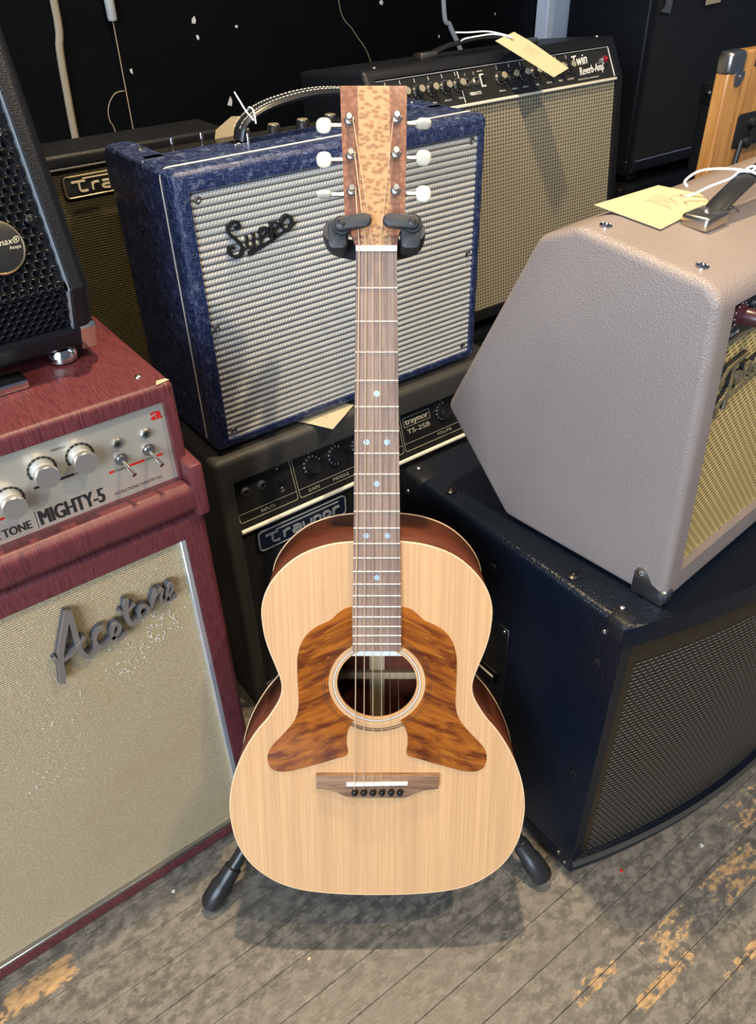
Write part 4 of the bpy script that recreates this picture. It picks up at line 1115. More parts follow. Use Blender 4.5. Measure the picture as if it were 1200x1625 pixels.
# one front run: bottom to upper bend, plus the short panel slope
bm = shell(prof, 2, 0, TW, 0.030, 0.030, 0.010, 0.036, 0.014, 0.0145, 4)
obj('cabinet_shell', bm, 'tan_tolex', t, 50)
LP = front(0.0, 0.001, 0.0195, 0.366, inset=0.010)
LL = math.hypot(0.0195, 0.365) - 0.004
obj('grille_cloth', prism([(0.030, 0.036), (TW - 0.030, 0.036), (TW - 0.030, LL - 0.052), (0.030, LL - 0.052)], -0.003, 0, LP), 'wheat_cloth', t, 0)
pan = obj('control_panel', prism([(0.030, LL - 0.048), (TW - 0.030, LL - 0.048), (TW - 0.030, LL - 0.006), (0.030, LL - 0.006)], -0.003, 0.002, LP), 'panel_black', t, 0)
obj('trim_strip', prism([(0.030, LL - 0.0525), (TW - 0.030, LL - 0.0525), (TW - 0.030, LL - 0.0480), (0.030, LL - 0.0480)], -0.003, 0.004, LP), 'gold_ring', t)
obj('input_jack', lathe([(0.0075, 0), (0.0075, 0.003), (0.005, 0.004), (0.004, 0.001)], at(LP, 0.0385, LL - 0.031, 0.002), 14), 'black_metal', t)
for i, (x, s) in enumerate(((0.056, 'VOLUME'), (0.094, 'TREBLE'), (0.132, 'BASS'), (0.170, 'REVERB'), (0.230, 'VOLUME'), (0.268, 'TREBLE'), (0.306, 'BASS'))):
    k = obj('knob', lathe([(0.0135, 0), (0.0128, 0.003), (0.0088, 0.006), (0.0082, 0.021), (0.0074, 0.0225)], at(LP, x, LL - 0.024, 0.002), 20), 'brown_bakelite' if i == 0 else 'black_plastic', t)
    obj('knob_cap', lathe([(0.0072, 0.0220), (0.0064, 0.0238)], at(LP, x, LL - 0.024, 0.002), 16), 'knob_cap', k)
    bm = None
    for j in range(9):
        a = R(215 - j * 30); bm = prism(line(0.0102 * math.cos(a), 0.0102 * math.sin(a), 0.0127 * math.cos(a), 0.0127 * math.sin(a), 0.0011), 0.0052, 0.0058, at(LP, x, LL - 0.024), bm=bm)
    obj('knob_numbers', bm, 'ink_white', k, 0)
    bm = text(s, 0.0052, at(LP, x, LL - 0.0455, 0.002), 'CENTER')
    obj('tick', prism(line(x, LL - 0.0095, x, LL - 0.0065, 0.0009), 0.0021, 0.0024, LP), 'ink_white', pan, 0)
    obj('print', bm, 'ink_white', pan, 0)
FE = [[(0.0606, 0.2087), (0.0646, 0.226), (0.0653, 0.2429), (0.0653, 0.2585)], [(0.0402, 0.2376), (0.0433, 0.2472), (0.0521, 0.256), (0.0608, 0.2589), (0.09, 0.262)], [(0.0435, 0.204), (0.0461, 0.2193), (0.0581, 0.226), (0.0597, 0.234)], [(0.0755, 0.2331), (0.0832, 0.2365), (0.0832, 0.2426), (0.0768, 0.2449), (0.0729, 0.2402), (0.0785, 0.2307), (0.0895, 0.2317)], [(0.091, 0.2337), (0.0914, 0.2507)], [(0.0907, 0.2437), (0.0987, 0.2494), (0.1021, 0.2347)],
      [(0.122, 0.243), (0.114, 0.249), (0.109, 0.243), (0.112, 0.236), (0.121, 0.239)], [(0.127, 0.268), (0.121, 0.237)], [(0.131, 0.243), (0.138, 0.245), (0.137, 0.250), (0.132, 0.249), (0.131, 0.240), (0.141, 0.239)], [(0.145, 0.252), (0.146, 0.240)], [(0.146, 0.247), (0.152, 0.252), (0.158, 0.250)], [(0.0672, 0.225), (0.091, 0.2300), (0.160, 0.236)]]
bm = None; b2 = None
for i, st in enumerate(FE):
    Pq = [(x, v + 0.025) for x, v in st]
    bm = ribbon(Pq, 0.0036, 0.0048, 0.0072 + i * 0.00015, LP, bm); b2 = ribbon(Pq, 0.0052, 0.0005, 0.0050 + i * 0.00012, LP, b2)
lo = obj('script_logo', bm, 'gold_ring', t); lo['label'] = 'raised pale gold script logo'
obj('logo_backing', b2, 'black_plastic', lo)
# nickel corner plate with one rounded lobe
cp = obj('corner_plate', prism([(0.0, 0.0), (0.0, 0.020), (0.008, 0.020), (0.018, 0.024), (0.026, 0.036), (0.033, 0.040), (0.039, 0.037), (0.042, 0.030), (0.042, 0.0)], 0, 0.0014, frame((0.0, 0.0, 0.0), (0, 1, 0), (0, 0, 1)) @ Matrix.Scale(-1, 4, (0, 0, 1)), 0.0006), 'steel', t)
obj('corner_bend', rbox(-0.0015, 0.020, -0.0022, 0.016, 0.0, 0.020, 0.0065, 3), 'steel', t)
screw('rivet', cp, frame((-0.0014, 0.0335, 0.031), (0, -1, 0), (0, 0, 1)), 0.0045, 'chrome', False)
def topz(y): return 0.381 + (y - 0.036) * 0.1275
for y in (0.058, 0.168):
    screw('screw', t, frame((0.026, y, topz(y)), (1, 0, 0), (0, 1, 0.143)), 0.0046, 'chrome')
hy = 0.112; hz = topz(hy)
hd = obj('strap_handle', tube(spline([(0.130, hy, hz + 0.008), (0.160, hy, hz + 0.021), (0.205, hy, hz + 0.034), (0.26, hy, hz + 0.038), (0.315, hy, hz + 0.034), (0.36, hy, hz + 0.021), (0.39, hy, hz + 0.008)], 6), 0.0042, 12, r2=0.0125, up=(0, 1, 0)), 'black_plastic', t)
for x0, x1 in ((0.098, 0.142), (0.378, 0.422)):
    c = obj('handle_cap', rbox(x0, x1, hy - 0.016, hy + 0.016, hz - 0.002, hz + 0.0135, 0.0045, 3), 'nickel', hd)
    screw('screw', c, frame(((x0 + x1) / 2, hy, hz + 0.0135), (1, 0, 0), (0, 1, 0)), 0.005, 'steel', False)
Mt = Matrix.Translation((0.6533, 0.3438, CH)) @ Matrix.Rotation(R(5.2), 4, 'Z')
def tl(x, y, dz=0.0028): return Mt @ Vector((x, y, topz(y) + dz))
flat_tag('price_tag', 'manila price tag lying flat on the tan amplifier beside its handle', [tl(0.058, 0.206), tl(0.064, 0.128), tl(0.175, 0.136), tl(0.190, 0.158), tl(0.170, 0.200)], 'card', 0.0006, 21, hole=tl(0.166, 0.165))
k0 = Mt @ Vector((0.196, hy, hz + 0.0365))
def kk(dx, dy, dz): return Mt @ Vector((0.196 + dx, hy + dy, hz + 0.0365 + dz))
tie('string_tie', 'white knotted string round the tan amplifier\'s handle', [
    [tl(0.166, 0.165, 0.003), tl(0.175, 0.158, 0.006), tl(0.184, 0.146, 0.016), kk(-0.006, 0.016, -0.006), kk(-0.002, 0.010, 0.001), kk(0, 0, 0.0025)],
    [kk(0, 0, 0.002), kk(0.004, -0.004, 0.006), kk(0.008, 0.002, 0.006), kk(0.005, 0.006, 0.003), kk(0, 0, 0.003), kk(-0.002, -0.010, 0.0015), kk(-0.004, -0.016, -0.006), kk(-0.010, -0.018, -0.012)],
    [kk(0, 0, 0.003), kk(-0.012, 0.022, 0.004), kk(-0.030, 0.040, 0.002), kk(-0.046, 0.046, -0.006), kk(-0.050, 0.040, -0.010)]], 0.0014)

# ================================================================== far right
t = thing('speaker_cabinet', 'low black cabinet with bright corner, under the tall black cabinet', 'speaker', (2.23, 1.38, 0))
obj('cabinet_shell', shell(box_prof(0.33, 0.600), 2, -0.405, 0.405, 0.028, 0.028, 0.028, 0.028, 0.012, 0.010, 3), 'black_tolex', t)
obj('grille_cloth', prism([(-0.377, 0.028), (0.377, 0.028), (0.377, 0.572), (-0.377, 0.572)], -0.004, 0, front(0.009, 0)), 'black_cloth', t, 0)
corner_cap(t, -0.405, 0.0, 0.600, 1, 1, -1, 0.042, 'black_metal')
t = thing('speaker_cabinet', 'tall black cabinet with black grille and silver piping, top right', 'speaker', (2.23, 1.40, 0.6022))
obj('cabinet_shell', shell([(0, 0.022), (0, 0.85), (0.26, 0.85), (0.26, 0.022)], 2, -0.373, 0.373, 0.022, 0.022, 0.022, 0.030, 0.014, 0.007, 3), 'black_tolex', t)
obj('grille_cloth', prism([(-0.351, 0.052), (0.351, 0.052), (0.351, 0.828), (-0.351, 0.828)], -0.004, 0, front(0.010, 0)), 'black_cloth', t, 0)
obj('piping', tube([(-0.351, 0.002, 0.053), (0.351, 0.002, 0.053)], 0.0022, 8), 'chrome', t)
corner_cap(t, -0.373, 0.0, 0.022, 1, 1, 1, 0.040, 'black_metal')
obj('name_plate', prism([(0, 0), (0.040, -0.006), (0.046, 0.05), (0.010, 0.05), (0.018, 0.012)], 0, 0.004, front(0.006, 0) @ Matrix.Translation((1.90 - 2.23, 0.395, 0))), 'nickel', t)
for sx in (-0.3, 0.3):
    for sy in (0.04, 0.22):
        obj('foot', lathe([(0.02, 0.0), (0.022, 0.024)], Matrix.Translation((sx, sy, 0)), 14), 'black_plastic', t)
flat_tag('price_tag', 'yellow price tag at the very top right, on the black grille', [(2.068, 1.394, 1.000), (2.130, 1.394, 1.003), (2.130, 1.396, 1.10), (2.062, 1.396, 1.10)], 'card', 0.0006, 5)

t = thing('combo_amplifier', 'small black amplifier with bright corner screws behind the wooden one', 'amplifier', (2.00, 1.055, 0))
obj('cabinet_shell', shell(box_prof(0.12, 0.880), 2, -0.21, 0.21, 0.02, 0.02, 0.02, 0.02, 0.008, 0.010, 3), 'black_tolex', t)
cc = corner_cap(t, -0.21, 0.12, 0.880, 1, -1, -1, 0.045, 'black_metal')
for yy, zz in ((0.098, 0.862), (0.088, 0.842)):
    screw('screw', cc, frame((-0.2118, yy, zz), (0, -1, 0), (0, 0, 1)), 0.006, 'chrome', False)

t = thing('wooden_cabinet', 'orange bamboo cabinet with grey metal corner and black handle plate', 'cabinet', (1.852, 1.0, 0))
bx = -0.244
bm = rbox(bx, 0.26, 0, 0.032, 0, 0.970, 0.006, 3)
obj('cabinet_body', bm, 'bamboo', t)
for i in range(8):
    u = bx + 0.082 + i * 0.0215
    obj('vent_slot', prism(round_poly(u, u + 0.0085, 0.938, 0.958, 0.004), 0, 0.0008, front(0.0, 0.0)), 'dark_inside', t, 0)
cp = obj('corner_plate', rbox(bx - 0.002, bx + 0.052, -0.002, 0.034, 0.927, 0.972, 0.010, 3), 'steel', t)
obj('corner_lobe', prism([(0.020, -0.004), (0.022, -0.018), (0.032, -0.024), (0.044, -0.020), (0.0525, -0.008), (0.0525, 0.004), (0.020, 0.004)], 0, 0.0022, front(0.0, 0.930) @ Matrix.Translation((bx, 0, 0)), 0.0006), 'steel', cp)
screw('rivet', cp, at(front(0.0, 0.930), bx + 0.0375, -0.006, 0.0022), 0.0055, 'chrome', False)
hp = obj('handle_plate', prism(round_poly(bx + 0.066, bx + 0.30, 0.785, 0.852, 0.005), 0, 0.003, front(0, 0), 0.001), 'black_plastic', t)
for u, v in ((bx + 0.118, 0.832), (bx + 0.112, 0.793)):
    obj('knob_bolt', lathe([(0.011, 0), (0.011, 0.008), (0.008, 0.011), (0.003, 0.012)], at(front(0, 0), u, v, 0.003), 14), 'black_plastic', hp)
obj('handle_bar', tube([(bx + 0.115, -0.018, 0.812), (bx + 0.25, -0.018, 0.818)], 0.013, 12), 'black_plastic', hp)
obj('strut', tube([(bx + 0.090, -0.006, 0.800), (bx + 0.072, -0.010, 0.70)], 0.0055, 8), 'black_plastic', hp)

# ================================================================== guitar
GN = Vector((0.4764, 0.6516, 0.9243)); GD = Vector((-0.2074, -0.2414, -0.9480)).normalized()
GL = Vector((0.8012, -0.5979, -0.0230)); GL = (GL - GD * GL.dot(GD)).normalized(); GNR = GL.cross(-GD).normalized()
VB = 0.8474
def gw(u, v, n=0.0): return GN + GL * u + GD * v + GNR * n
g = thing('acoustic_guitar', 'natural spruce-top acoustic guitar with twin tortoise pickguards, on a stand', 'guitar')
GM = Matrix((GL, -GD, GNR)).transposed().to_4x4(); GM.translation = gw(0, VB, -0.008)
g.matrix_world = GM
TOP = 0.0            # local z of the soundboard (fingerboard surface is +.008)
DEPTH = 0.105
def gy(v): return VB - v
half = [(0.0, 0.3235), (0.030, 0.3240), (0.0585, 0.3282), (0.088, 0.3395), (0.1115, 0.3575), (0.1300, 0.3820), (0.1388, 0.4090), (0.1381, 0.4388), (0.1334, 0.4630), (0.1253, 0.4884), (0.1197, 0.5080), (0.1191, 0.5232), (0.1241, 0.5392), (0.1378, 0.5623), (0.1549, 0.5846), (0.1732, 0.6165), (0.1871, 0.6525), (0.1942, 0.6862), (0.1951, 0.7196), (0.1885, 0.7600), (0.1700, 0.7965), (0.1395, 0.8238), (0.1045, 0.8385), (0.0545, 0.8456), (0.0, 0.8474)]
loop = [(u, v, 0) for u, v in half] + [(-u, v, 0) for u, v in half[-2:0:-1]]
OUT = [(p.x, gy(p.y)) for p in spline(loop, 4, True)]
HC = (0.0, gy(0.5127)); HR = 0.0498
def circle(c, r, n=56): return [(c[0] + r * math.cos(2 * math.pi * k / n), c[1] + r * math.sin(2 * math.pi * k / n)) for k in range(n)]
def holed(outer, inner, z):
    bm = bmesh.new(); es = []
    for poly in (outer, inner):
        V = [bm.verts.new((x, y, z)) for x, y in poly]
        es += [bm.edges.new((V[i], V[(i + 1) % len(V)])) for i in range(len(V))]
    bmesh.ops.triangle_fill(bm, use_beauty=True, use_dissolve=False, edges=es)
    return bm
bm = holed(OUT, circle(HC, HR), TOP)
fs = bm.faces[:]
r_ = bmesh.ops.extrude_face_region(bm, geom=fs)
for v in r_['geom']:
    if isinstance(v, bmesh.types.BMVert): v.co.z = TOP - 0.003
obj('soundboard', bm, 'spruce', g, 30)
def strip(poly, z0, z1, off=0.0):
    bm = bmesh.new(); n = len(poly)
    A = [bm.verts.new((x, y, z0)) for x, y in poly]; B = [bm.verts.new((x, y, z1)) for x, y in poly]
    for i in range(n): bm.faces.new((A[i], A[(i + 1) % n], B[(i + 1) % n], B[i]))
    return bm
def inset_poly(poly, d):
    n = len(poly); out = []
    for i in range(n):
        a = Vector(poly[i - 1]); b = Vector(poly[(i + 1) % n]); t_ = (b - a).normalized(); nn = Vector((-t_.y, t_.x))
        c = Vector(poly[i]); out.append(tuple(c - nn * d))
    return out
# orientation of OUT decides the sign of the inset
area = sum(OUT[i - 1][0] * OUT[i][1] - OUT[i][0] * OUT[i - 1][1] for i in range(len(OUT)))
SG = 1 if area < 0 else -1
IN = lambda d: inset_poly(OUT, d * SG)
bm = strip(IN(0.0012), TOP - 0.003, TOP - DEPTH + 0.002)
sd = obj('body_sides', bm, 'mahogany', g, 60)
sol = sd.modifiers.new('thickness', 'SOLIDIFY'); sol.thickness = 0.002; sol.offset = 0
bk = bmesh.new(); bk.faces.new([bk.verts.new((x, y, TOP - DEPTH)) for x, y in OUT])
rr_ = bmesh.ops.extrude_face_region(bk, geom=bk.faces[:])
for v in rr_['geom']:
    if isinstance(v, bmesh.types.BMVert): v.co.z = TOP - DEPTH + 0.003
back = obj('body_back', bk, 'mahogany', g, 30)
for x0, x1, v0, v1, z in ((-0.0105, 0.0105, 0.34, 0.83, 0.0012), (-0.115, 0.115, 0.5520, 0.5620, 0.009), (-0.12, 0.12, 0.425, 0.435, 0.009), (-0.17, 0.17, 0.66, 0.67, 0.009)):
    obj('inner_brace', rbox(x0, x1, gy(v1), gy(v0), TOP - DEPTH + 0.003, TOP - DEPTH + 0.003 + z, 0.0003, 1), 'spruce_brace', back)
obj('label_brace', rbox(-0.055, 0.055, gy(0.476), gy(0.462), TOP - 0.012, TOP - 0.0032), 'bone', back)
obj('top_binding', tube([(x, y, TOP - 0.0012) for x, y in IN(0.0003)], 0.0014, 6, closed=True), 'binding', g)
obj('back_binding', tube([(x, y, TOP - DEPTH + 0.0012) for x, y in IN(0.0003)], 0.0014, 6, closed=True), 'binding', g)
# centre seam, purfling rings
MR = Matrix.Translation((HC[0], HC[1], 0))
obj('rosette_ring', ring(HR + 0.0002, 0.0606, TOP, TOP + 0.0008, MR, 60), 'spruce', g, 30)
for a, b, mt_ in ((0.0527, 0.0531, 'black_line'), (0.0533, 0.0545, 'bone'), (0.0547, 0.0552, 'black_line'), (0.0655, 0.0659, 'black_line'), (0.0684, 0.0688, 'black_line')):
    obj('rosette_line', ring(a, b, TOP + 0.0004, TOP + (0.0010 if a < .06 else 0.0017), MR, 72), mt_, g, 30)
# pickguards
pgl = [(0.0303, 0.4070), (0.0396, 0.4098), (0.0486, 0.4166), (0.0574, 0.4254), (0.0704, 0.4317), (0.0834, 0.4413), (0.0927, 0.4555), (0.0980, 0.4750), (0.0990, 0.4985), (0.0988, 0.5250), (0.0990, 0.5440), (0.1040, 0.5640), (0.1180, 0.5840), (0.1345, 0.6030), (0.1415, 0.6183), (0.1395, 0.6350), (0.1300, 0.6425), (0.1140, 0.6425), (0.0968, 0.6376), (0.0762, 0.6312), (0.0560, 0.6240), (0.0410, 0.6190), (0.0378, 0.6130), (0.0394, 0.6000), (0.0385, 0.5850), (0.0345, 0.5740), (0.0302, 0.5670)]
P3 = [(p.x, gy(p.y)) for p in spline([(u, v, 0) for u, v in pgl], 3)]
a0 = math.atan2(gy(0.5665) - HC[1], 0.0302); a1 = math.atan2(gy(0.4600) - HC[1], 0.0303)
arcp = [(HC[0] + 0.0610 * math.cos(a0 + (a1 - a0) * k / 22), HC[1] + 0.0610 * math.sin(a0 + (a1 - a0) * k / 22)) for k in range(23)]
for s in (1, -1):
    poly = [(s * x, y) for x, y in P3 + arcp]
    bm = bmesh.new(); V = [bm.verts.new((x, y, TOP + 0.0002)) for x, y in poly]
    es = [bm.edges.new((V[i], V[(i + 1) % len(V)])) for i in range(len(V))]
    bmesh.ops.triangle_fill(bm, use_beauty=True, edges=es)
    q = bmesh.ops.extrude_face_region(bm, geom=bm.faces[:])
    for v in q['geom']:
        if isinstance(v, bmesh.types.BMVert): v.co.z = TOP + 0.0014
    obj('pickguard', bm, 'tortoise', g, 30)
# bridge
bp = [(-0.0795, 0.6455), (0.0803, 0.6455), (0.0803, 0.6656), (0.0620, 0.6664), (0.0520, 0.6700), (0.0430, 0.6775), (0.0340, 0.6803), (-0.0325, 0.6803), (-0.0420, 0.6775), (-0.0510, 0.6700), (-0.0610, 0.6664), (-0.0795, 0.6656)]
br = obj('bridge', prism([(u, gy(v)) for u, v in bp][::-1], TOP, TOP + 0.0075, None, 0.0015, 2), 'bridge_wood', g)
obj('saddle', prism([(-0.0398, gy(0.6590)), (0.0398, gy(0.6575)), (0.0398, gy(0.6535)), (-0.0398, gy(0.6550))], TOP + 0.006, TOP + 0.0115, None, 0.0008), 'bone', br)
pins = [-0.0293, -0.0175, -0.0055, 0.0062, 0.0180, 0.0295]
for u in pins:
    obj('bridge_pin', lathe([(0.0022, 0.006), (0.0024, 0.0085), (0.0042, 0.0095), (0.0046, 0.0115), (0.0035, 0.0138), (0.001, 0.0146)], Matrix.Translation((u, gy(0.6690), TOP)), 14), 'ebony', br)
# neck and fingerboard
FB0, FB1 = 0.0, 0.4637
def fbw(v): return 0.0212 + (0.0298 - 0.0212) * v / FB1
fb = obj('fingerboard', prism([(-fbw(0), gy(0.0)), (-fbw(FB1), gy(FB1)), (fbw(FB1), gy(FB1)), (fbw(0), gy(0))], TOP + 0.002, TOP + 0.008, None, 0.0005, 1), 'rosewood', g)
NK = []
bm = bmesh.new(); prevr = None
for v, dp in ((-0.004, 0.016), (0.05, 0.0165), (0.15, 0.0175), (0.26, 0.020), (0.295, 0.030), (0.315, 0.055), (0.3275, 0.075)):
    w = fbw(max(v, 0)) - 0.0003; row = []
    for k in range(11):
        a = math.pi * k / 10
        row.append(bm.verts.new((w * math.cos(a), gy(v), TOP + 0.002 - dp * math.sin(a))))
    if prevr:
        for k in range(10): bm.faces.new((prevr[k], prevr[k + 1], row[k + 1], row[k]))
    prevr = row
obj('neck', bm, 'neck_wood', g, 50)
Lsc = 0.645
for nfr in range(1, 22):
    v = Lsc * (1 - 2 ** (-nfr / 12))
    w = fbw(v)
    obj('fret', tube([(-w, gy(v), TOP + 0.0081), (w, gy(v), TOP + 0.0081)], 0.00075, 6, r2=0.0009), 'fret_wire', fb)
def fmid(n): return Lsc * (1 - (2 ** (-n / 12) + 2 ** (-(n - 1) / 12)) / 2)
for n_, us in ((5, (0,)), (7, (-0.0115, 0.0115)), (9, (0,)), (12, (-0.0125, 0.0125)), (15, (0,))):
    for u in us:
        obj('position_dot', lathe([(0.0034, 0.007), (0.0034, 0.00815)], Matrix.Translation((u, gy(fmid(n_)), TOP)), 16), 'shell_dot', fb)
obj('nut', rbox(-0.0214, 0.0214, gy(0.0) , gy(-0.0062), TOP + 0.003, TOP + 0.0105, 0.0010, 2), 'bone', g)
# headstock
HT = R(12)
HM = Matrix.Translation((0, gy(-0.0055), TOP + 0.0075)) @ Matrix.Rotation(HT, 4, 'X') if False else Matrix.Translation((0, gy(-0.0055), TOP + 0.0075)) @ Matrix.Rotation(-HT, 4, 'X')
def hpt(u, s): return (u, s - 0.0055)
hs_out = [(-0.0218, 0.0), (0.0215, 0.0), (0.0217, 0.006), (0.0240, 0.014), (0.0285, 0.022), (0.0294, 0.030), (0.0309, 0.156), (-0.0366, 0.156), (-0.0327, 0.027), (-0.0315, 0.019), (-0.0262, 0.012), (-0.0235, 0.005)]
xl = [(-0.0160, 0.0), (-0.0190, 0.156)]; xr = [(0.0152, 0.0), (0.0131, 0.156)]
def clip(poly, a, b, keep):   # keep left(+1)/right(-1) of line a->b
    out = []
    A = Vector(a); D = Vector(b) - A
    f = lambda p: keep * (D.x * (p[1] - A.y) - D.y * (p[0] - A.x))
    for i in range(len(poly)):
        p, q = poly[i - 1], poly[i]; fp, fq = f(p), f(q)
        if (fp >= 0) != (fq >= 0):
            t_ = fp / (fp - fq); out.append((p[0] + (q[0] - p[0]) * t_, p[1] + (q[1] - p[1]) * t_))
        if fq >= 0: out.append(q)
    return out
lpoly = clip(hs_out, xl[0], xl[1], 1); rpoly = clip(hs_out, xr[0], xr[1], -1)
mpoly = clip(clip(hs_out, xl[0], xl[1], -1), xr[0], xr[1], 1)
hs = obj('headstock', prism(hs_out, -0.0145, -0.0018, HM), 'neck_wood', g)
for poly, mt_ in ((lpoly, 'lace_red'), (mpoly, 'lace_light'), (rpoly, 'lace_red')):
    obj('headstock_veneer', prism(poly, -0.0018, 0.0, HM), mt_, hs)
posts = [(-0.0271, 0.1230), (-0.0256, 0.0892), (-0.0248, 0.0545), (0.0208, 0.1248), (0.0202, 0.0908), (0.0201, 0.0550)]
btilt = [0.0, 0.15, 1.45, 1.3, 0.75, 0.1]
for i, (u, s_) in enumerate(posts):
    sg = -1 if u < 0 else 1
    Mp = HM @ Matrix.Translation((u, s_, 0))
    tn = obj('tuner', lathe([(0.0058, 0.0), (0.0058, 0.0014), (0.0050, 0.0022), (0.0050, 0.0034), (0.0034, 0.0042)], Mp, 6), 'post_steel', g)
    obj('string_post', lathe([(0.0034, 0.003), (0.0030, 0.0065), (0.0028, 0.0080), (0.0036, 0.0092), (0.0036, 0.0112), (0.0029, 0.0120)], Mp, 12), 'post_steel', tn)
    bm = None
    for w_ in range(3):
        bm = tube([Mp @ Vector((0.0034 * math.cos(a), 0.0034 * math.sin(a), 0.0062 + w_ * 0.0010)) for a in [k * math.pi / 6 for k in range(12)]], 0.00045, 5, bm, closed=True)
    obj('string_wrap', bm, 'string_bronze' if i < 3 else 'string_steel', tn)
    edge = -0.0355 if sg < 0 else 0.0300
    zc = -0.0175
    obj('tuner_shaft', tube([HM @ Vector((u, s_ + 0.001, zc)), HM @ Vector((edge + sg * 0.012, s_ + 0.001, zc))], 0.0022, 8), 'nickel', tn)
    obj('gear_plate', lathe([(0.009, -0.0215), (0.009, -0.0146)], Mp, 12), 'nickel', tn)
    # oval pearloid button, turned about its shaft
    bc = edge + sg * 0.0185
    Mb = HM @ Matrix.Translation((bc, s_ + 0.001, zc)) @ Matrix.Rotation(btilt[i], 4, 'X')
    nb = bmesh.new(); bmesh.ops.create_uvsphere(nb, u_segments=18, v_segments=12, radius=1.0)
    for v in nb.verts:
        x, y, z = v.co
        k = 0.0085 if x * sg > 0 else 0.0078
        wv = 0.0080 * (1.0 if i < 3 else 1.05)
        v.co = Vector((math.copysign(abs(x) ** 0.8, x) * k, math.copysign(abs(y) ** 0.8, y) * wv, z * 0.0038 * (1.15 - 0.35 * (1 - abs(x)))))
    nb.transform(Mb)
    obj('tuner_button', nb, 'pearl', tn)
# strings
nutx = [-0.0178, -0.0107, -0.0036, 0.0035, 0.0106, 0.0176]
order = [2, 1, 0, 3, 4, 5]
pidx = [2, 1, 0, 3, 4, 5]
rad = [0.00068, 0.00056, 0.00044, 0.00036, 0.00023, 0.00019]
pst = [2, 1, 0, 3, 4, 5]
for i in range(6):
    pu, ps_ = posts[pst[i]]
    tp = HM @ Vector((pu + (0.0036 if pu < 0 else -0.0036), ps_ - 0.001, 0.0070))
    pts_ = [tp, (nutx[i], gy(-0.0062), TOP + 0.0106), (nutx[i], gy(0.0), TOP + 0.0102), (pins[i] * 0.985, gy(0.6560), TOP + 0.0121), (pins[i], gy(0.6668), TOP + 0.0088)]
    obj('guitar_string', tube(pts_, rad[i], 6), 'string_bronze' if i < 4 else 'string_steel', g)

# ================================================================== guitar stand
hub = Vector((0.452, 0.648, 0.12)); ptop = Vector((0.560, 0.768, 0.905))
st = thing('guitar_stand', 'black tripod guitar stand with neck yoke holding the guitar', 'stand', (hub.x, hub.y, 0))
off = Vector((hub.x, hub.y, 0))
def L_(p): return Vector(p) - off
obj('pole', tube([L_(hub), L_(ptop)], 0.0115, 14), 'stand_tube', st)
pd = (ptop - hub).normalized()
col = hub + pd * 0.22
obj('leg_collar', tube([L_(hub + pd * 0.19), L_(hub + pd * 0.25)], 0.021, 14), 'stand_rubber', st)
obj('pole_end', tube([L_(hub - pd * 0.03), L_(hub + pd * 0.02)], 0.0145, 14), 'stand_rubber', st)
feet = [Vector((0.128, 0.639, 0.018)), Vector((0.553, 0.366, 0.018)), Vector((0.640, 0.862, 0.018))]
for f_ in feet:
    d = (col - f_).normalized()
    lg = obj('leg', tube([L_(f_ + d * 0.03), L_(col + d * 0.0)], 0.0105, 12), 'stand_tube', st)
    pts_ = [L_(f_ - d * 0.006), L_(f_ + d * 0.002), L_(f_ + d * 0.030), L_(f_ + d * 0.036), L_(f_ + d * 0.062), L_(f_ + d * 0.064)]
    obj('rubber_foot', tube(pts_, [0.0145, 0.0175, 0.0175, 0.0150, 0.0138, 0.0115], 10), 'black_plastic', lg)
    dn = hub + pd * 0.01
    obj('leg_brace', tube([L_(dn), L_(f_ + d * (col - f_).length * 0.45)], 0.006, 8), 'stand_tube', lg)
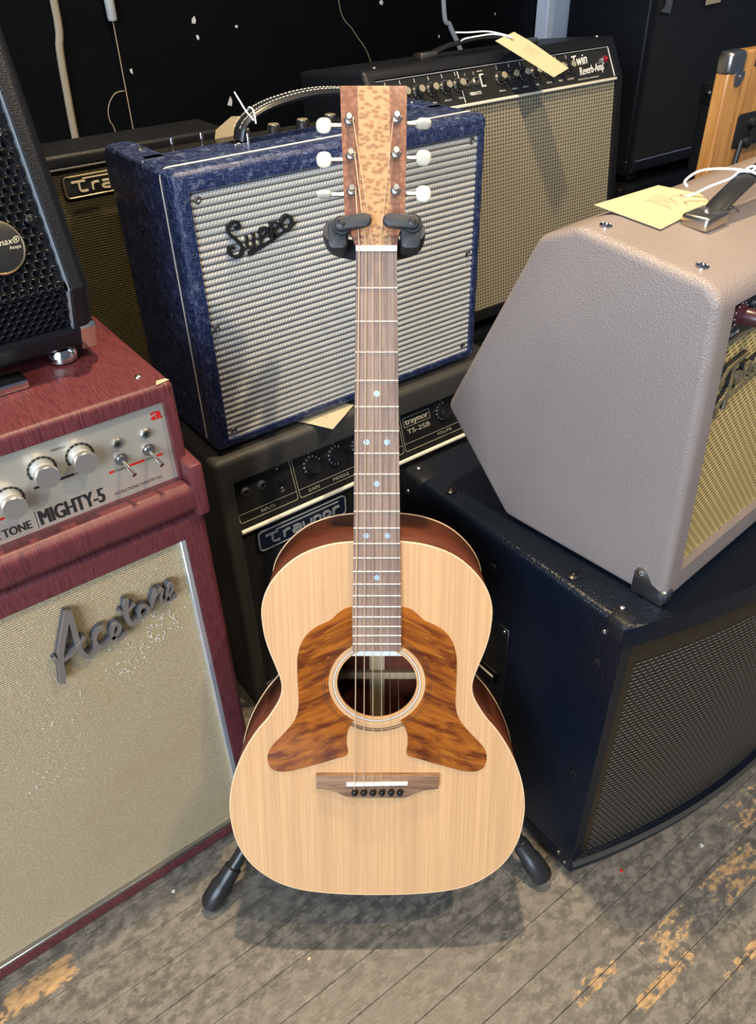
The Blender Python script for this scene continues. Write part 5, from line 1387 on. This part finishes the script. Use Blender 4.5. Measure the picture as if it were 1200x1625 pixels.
# neck yoke, built in headstock coordinates
W2 = GM @ HM
IS = Matrix.Translation(-off)
def Y(u, s, n): return IS @ (W2 @ Vector((u, s, n)))
ym = IS @ W2
back_ = W2 @ Vector((0.0, 0.010, -0.060))
obj('yoke_arm', tube(spline([L_(ptop - pd * 0.02), L_(ptop + pd * 0.012), L_(back_.lerp(ptop, .35) + Vector((0, 0, 0.015))), L_(back_)], 5), 0.011, 12), 'stand_tube', st)
for s in (-1, 1):
    cx = -0.0025
    yk = obj('yoke', tube(spline([Y(cx, 0.008, -0.062), Y(cx + s * 0.022, 0.008, -0.060), Y(cx + s * 0.040, 0.010, -0.048), Y(cx + s * 0.043, 0.012, -0.020), Y(cx + s * 0.042, 0.014, 0.004)], 4), 0.0105, 12), 'stand_rubber', st)
    blk = prism(round_poly(*sorted((cx + s * 0.0275, cx + s * 0.0475)), -0.004, 0.024, 0.006), -0.030, 0.006, ym, 0.003)
    obj('yoke_block', blk, 'stand_rubber', yk)
    a_, b_ = ((-0.0355, 0.0185), (-0.0110, 0.0225)) if s < 0 else ((0.0365, 0.0205), (0.0125, 0.0220))
    ang = math.atan2(b_[1] - a_[1], b_[0] - a_[0])
    ln = math.hypot(b_[0] - a_[0], b_[1] - a_[1])
    pad = []
    for k in range(9): th = math.pi / 2 + math.pi * k / 8; pad.append((0.0073 * math.cos(th), 0.0073 * math.sin(th)))
    for k in range(9): th = -math.pi / 2 + math.pi * k / 8; pad.append((ln + 0.0062 * math.cos(th), 0.0062 * math.sin(th)))
    Mp = ym @ Matrix.Translation((a_[0], a_[1], 0)) @ Matrix.Rotation(ang, 4, 'Z')
    obj('locking_arm', prism(pad, 0.008, 0.017, Mp, 0.0022, 3), 'stand_rubber', st)
    obj('pivot_cap', lathe([(0.0095, -0.002), (0.0098, 0.008), (0.0092, 0.0095)], Mp, 20), 'stand_rubber', st)
    obj('pivot_screw', lathe([(0.0045, 0.016), (0.0043, 0.0176), (0.003, 0.0180)], Mp, 14), 'black_plastic', st)

# debris on the floor
def crumb(name, label, x, y, s, mat, seed, group='debris on the floor'):
    rs = random.Random(seed)
    pl = [(s * rs.uniform(.5, 1.2) * math.cos(a), s * rs.uniform(.4, 1.0) * math.sin(a)) for a in (0.1, 1.2, 2.4, 3.5, 4.9)]
    tag(obj(name, prism(pl, 0, 0.0016, Matrix.Translation((x, y, 0.0)), 0.0004), mat), label, 'debris', group)
crumb('paper_scrap', 'tiny red scrap lying on the floor by the bass cabinet', 0.665, 0.300, 0.0045, 'ink_red', 3)
crumb('paper_scrap', 'tiny cream scrap lying on the floor below the guitar', 0.205, 0.488, 0.004, 'card', 4)
crumb('plaster_crumb', 'tiny white crumb lying beside the wine red cabinet', 0.090, 0.700, 0.004, 'chip', 6)
crumb('plaster_crumb', 'small pale crumb on the boards right of bass cabinet corner', 0.80, 0.250, 0.005, 'chip', 8)
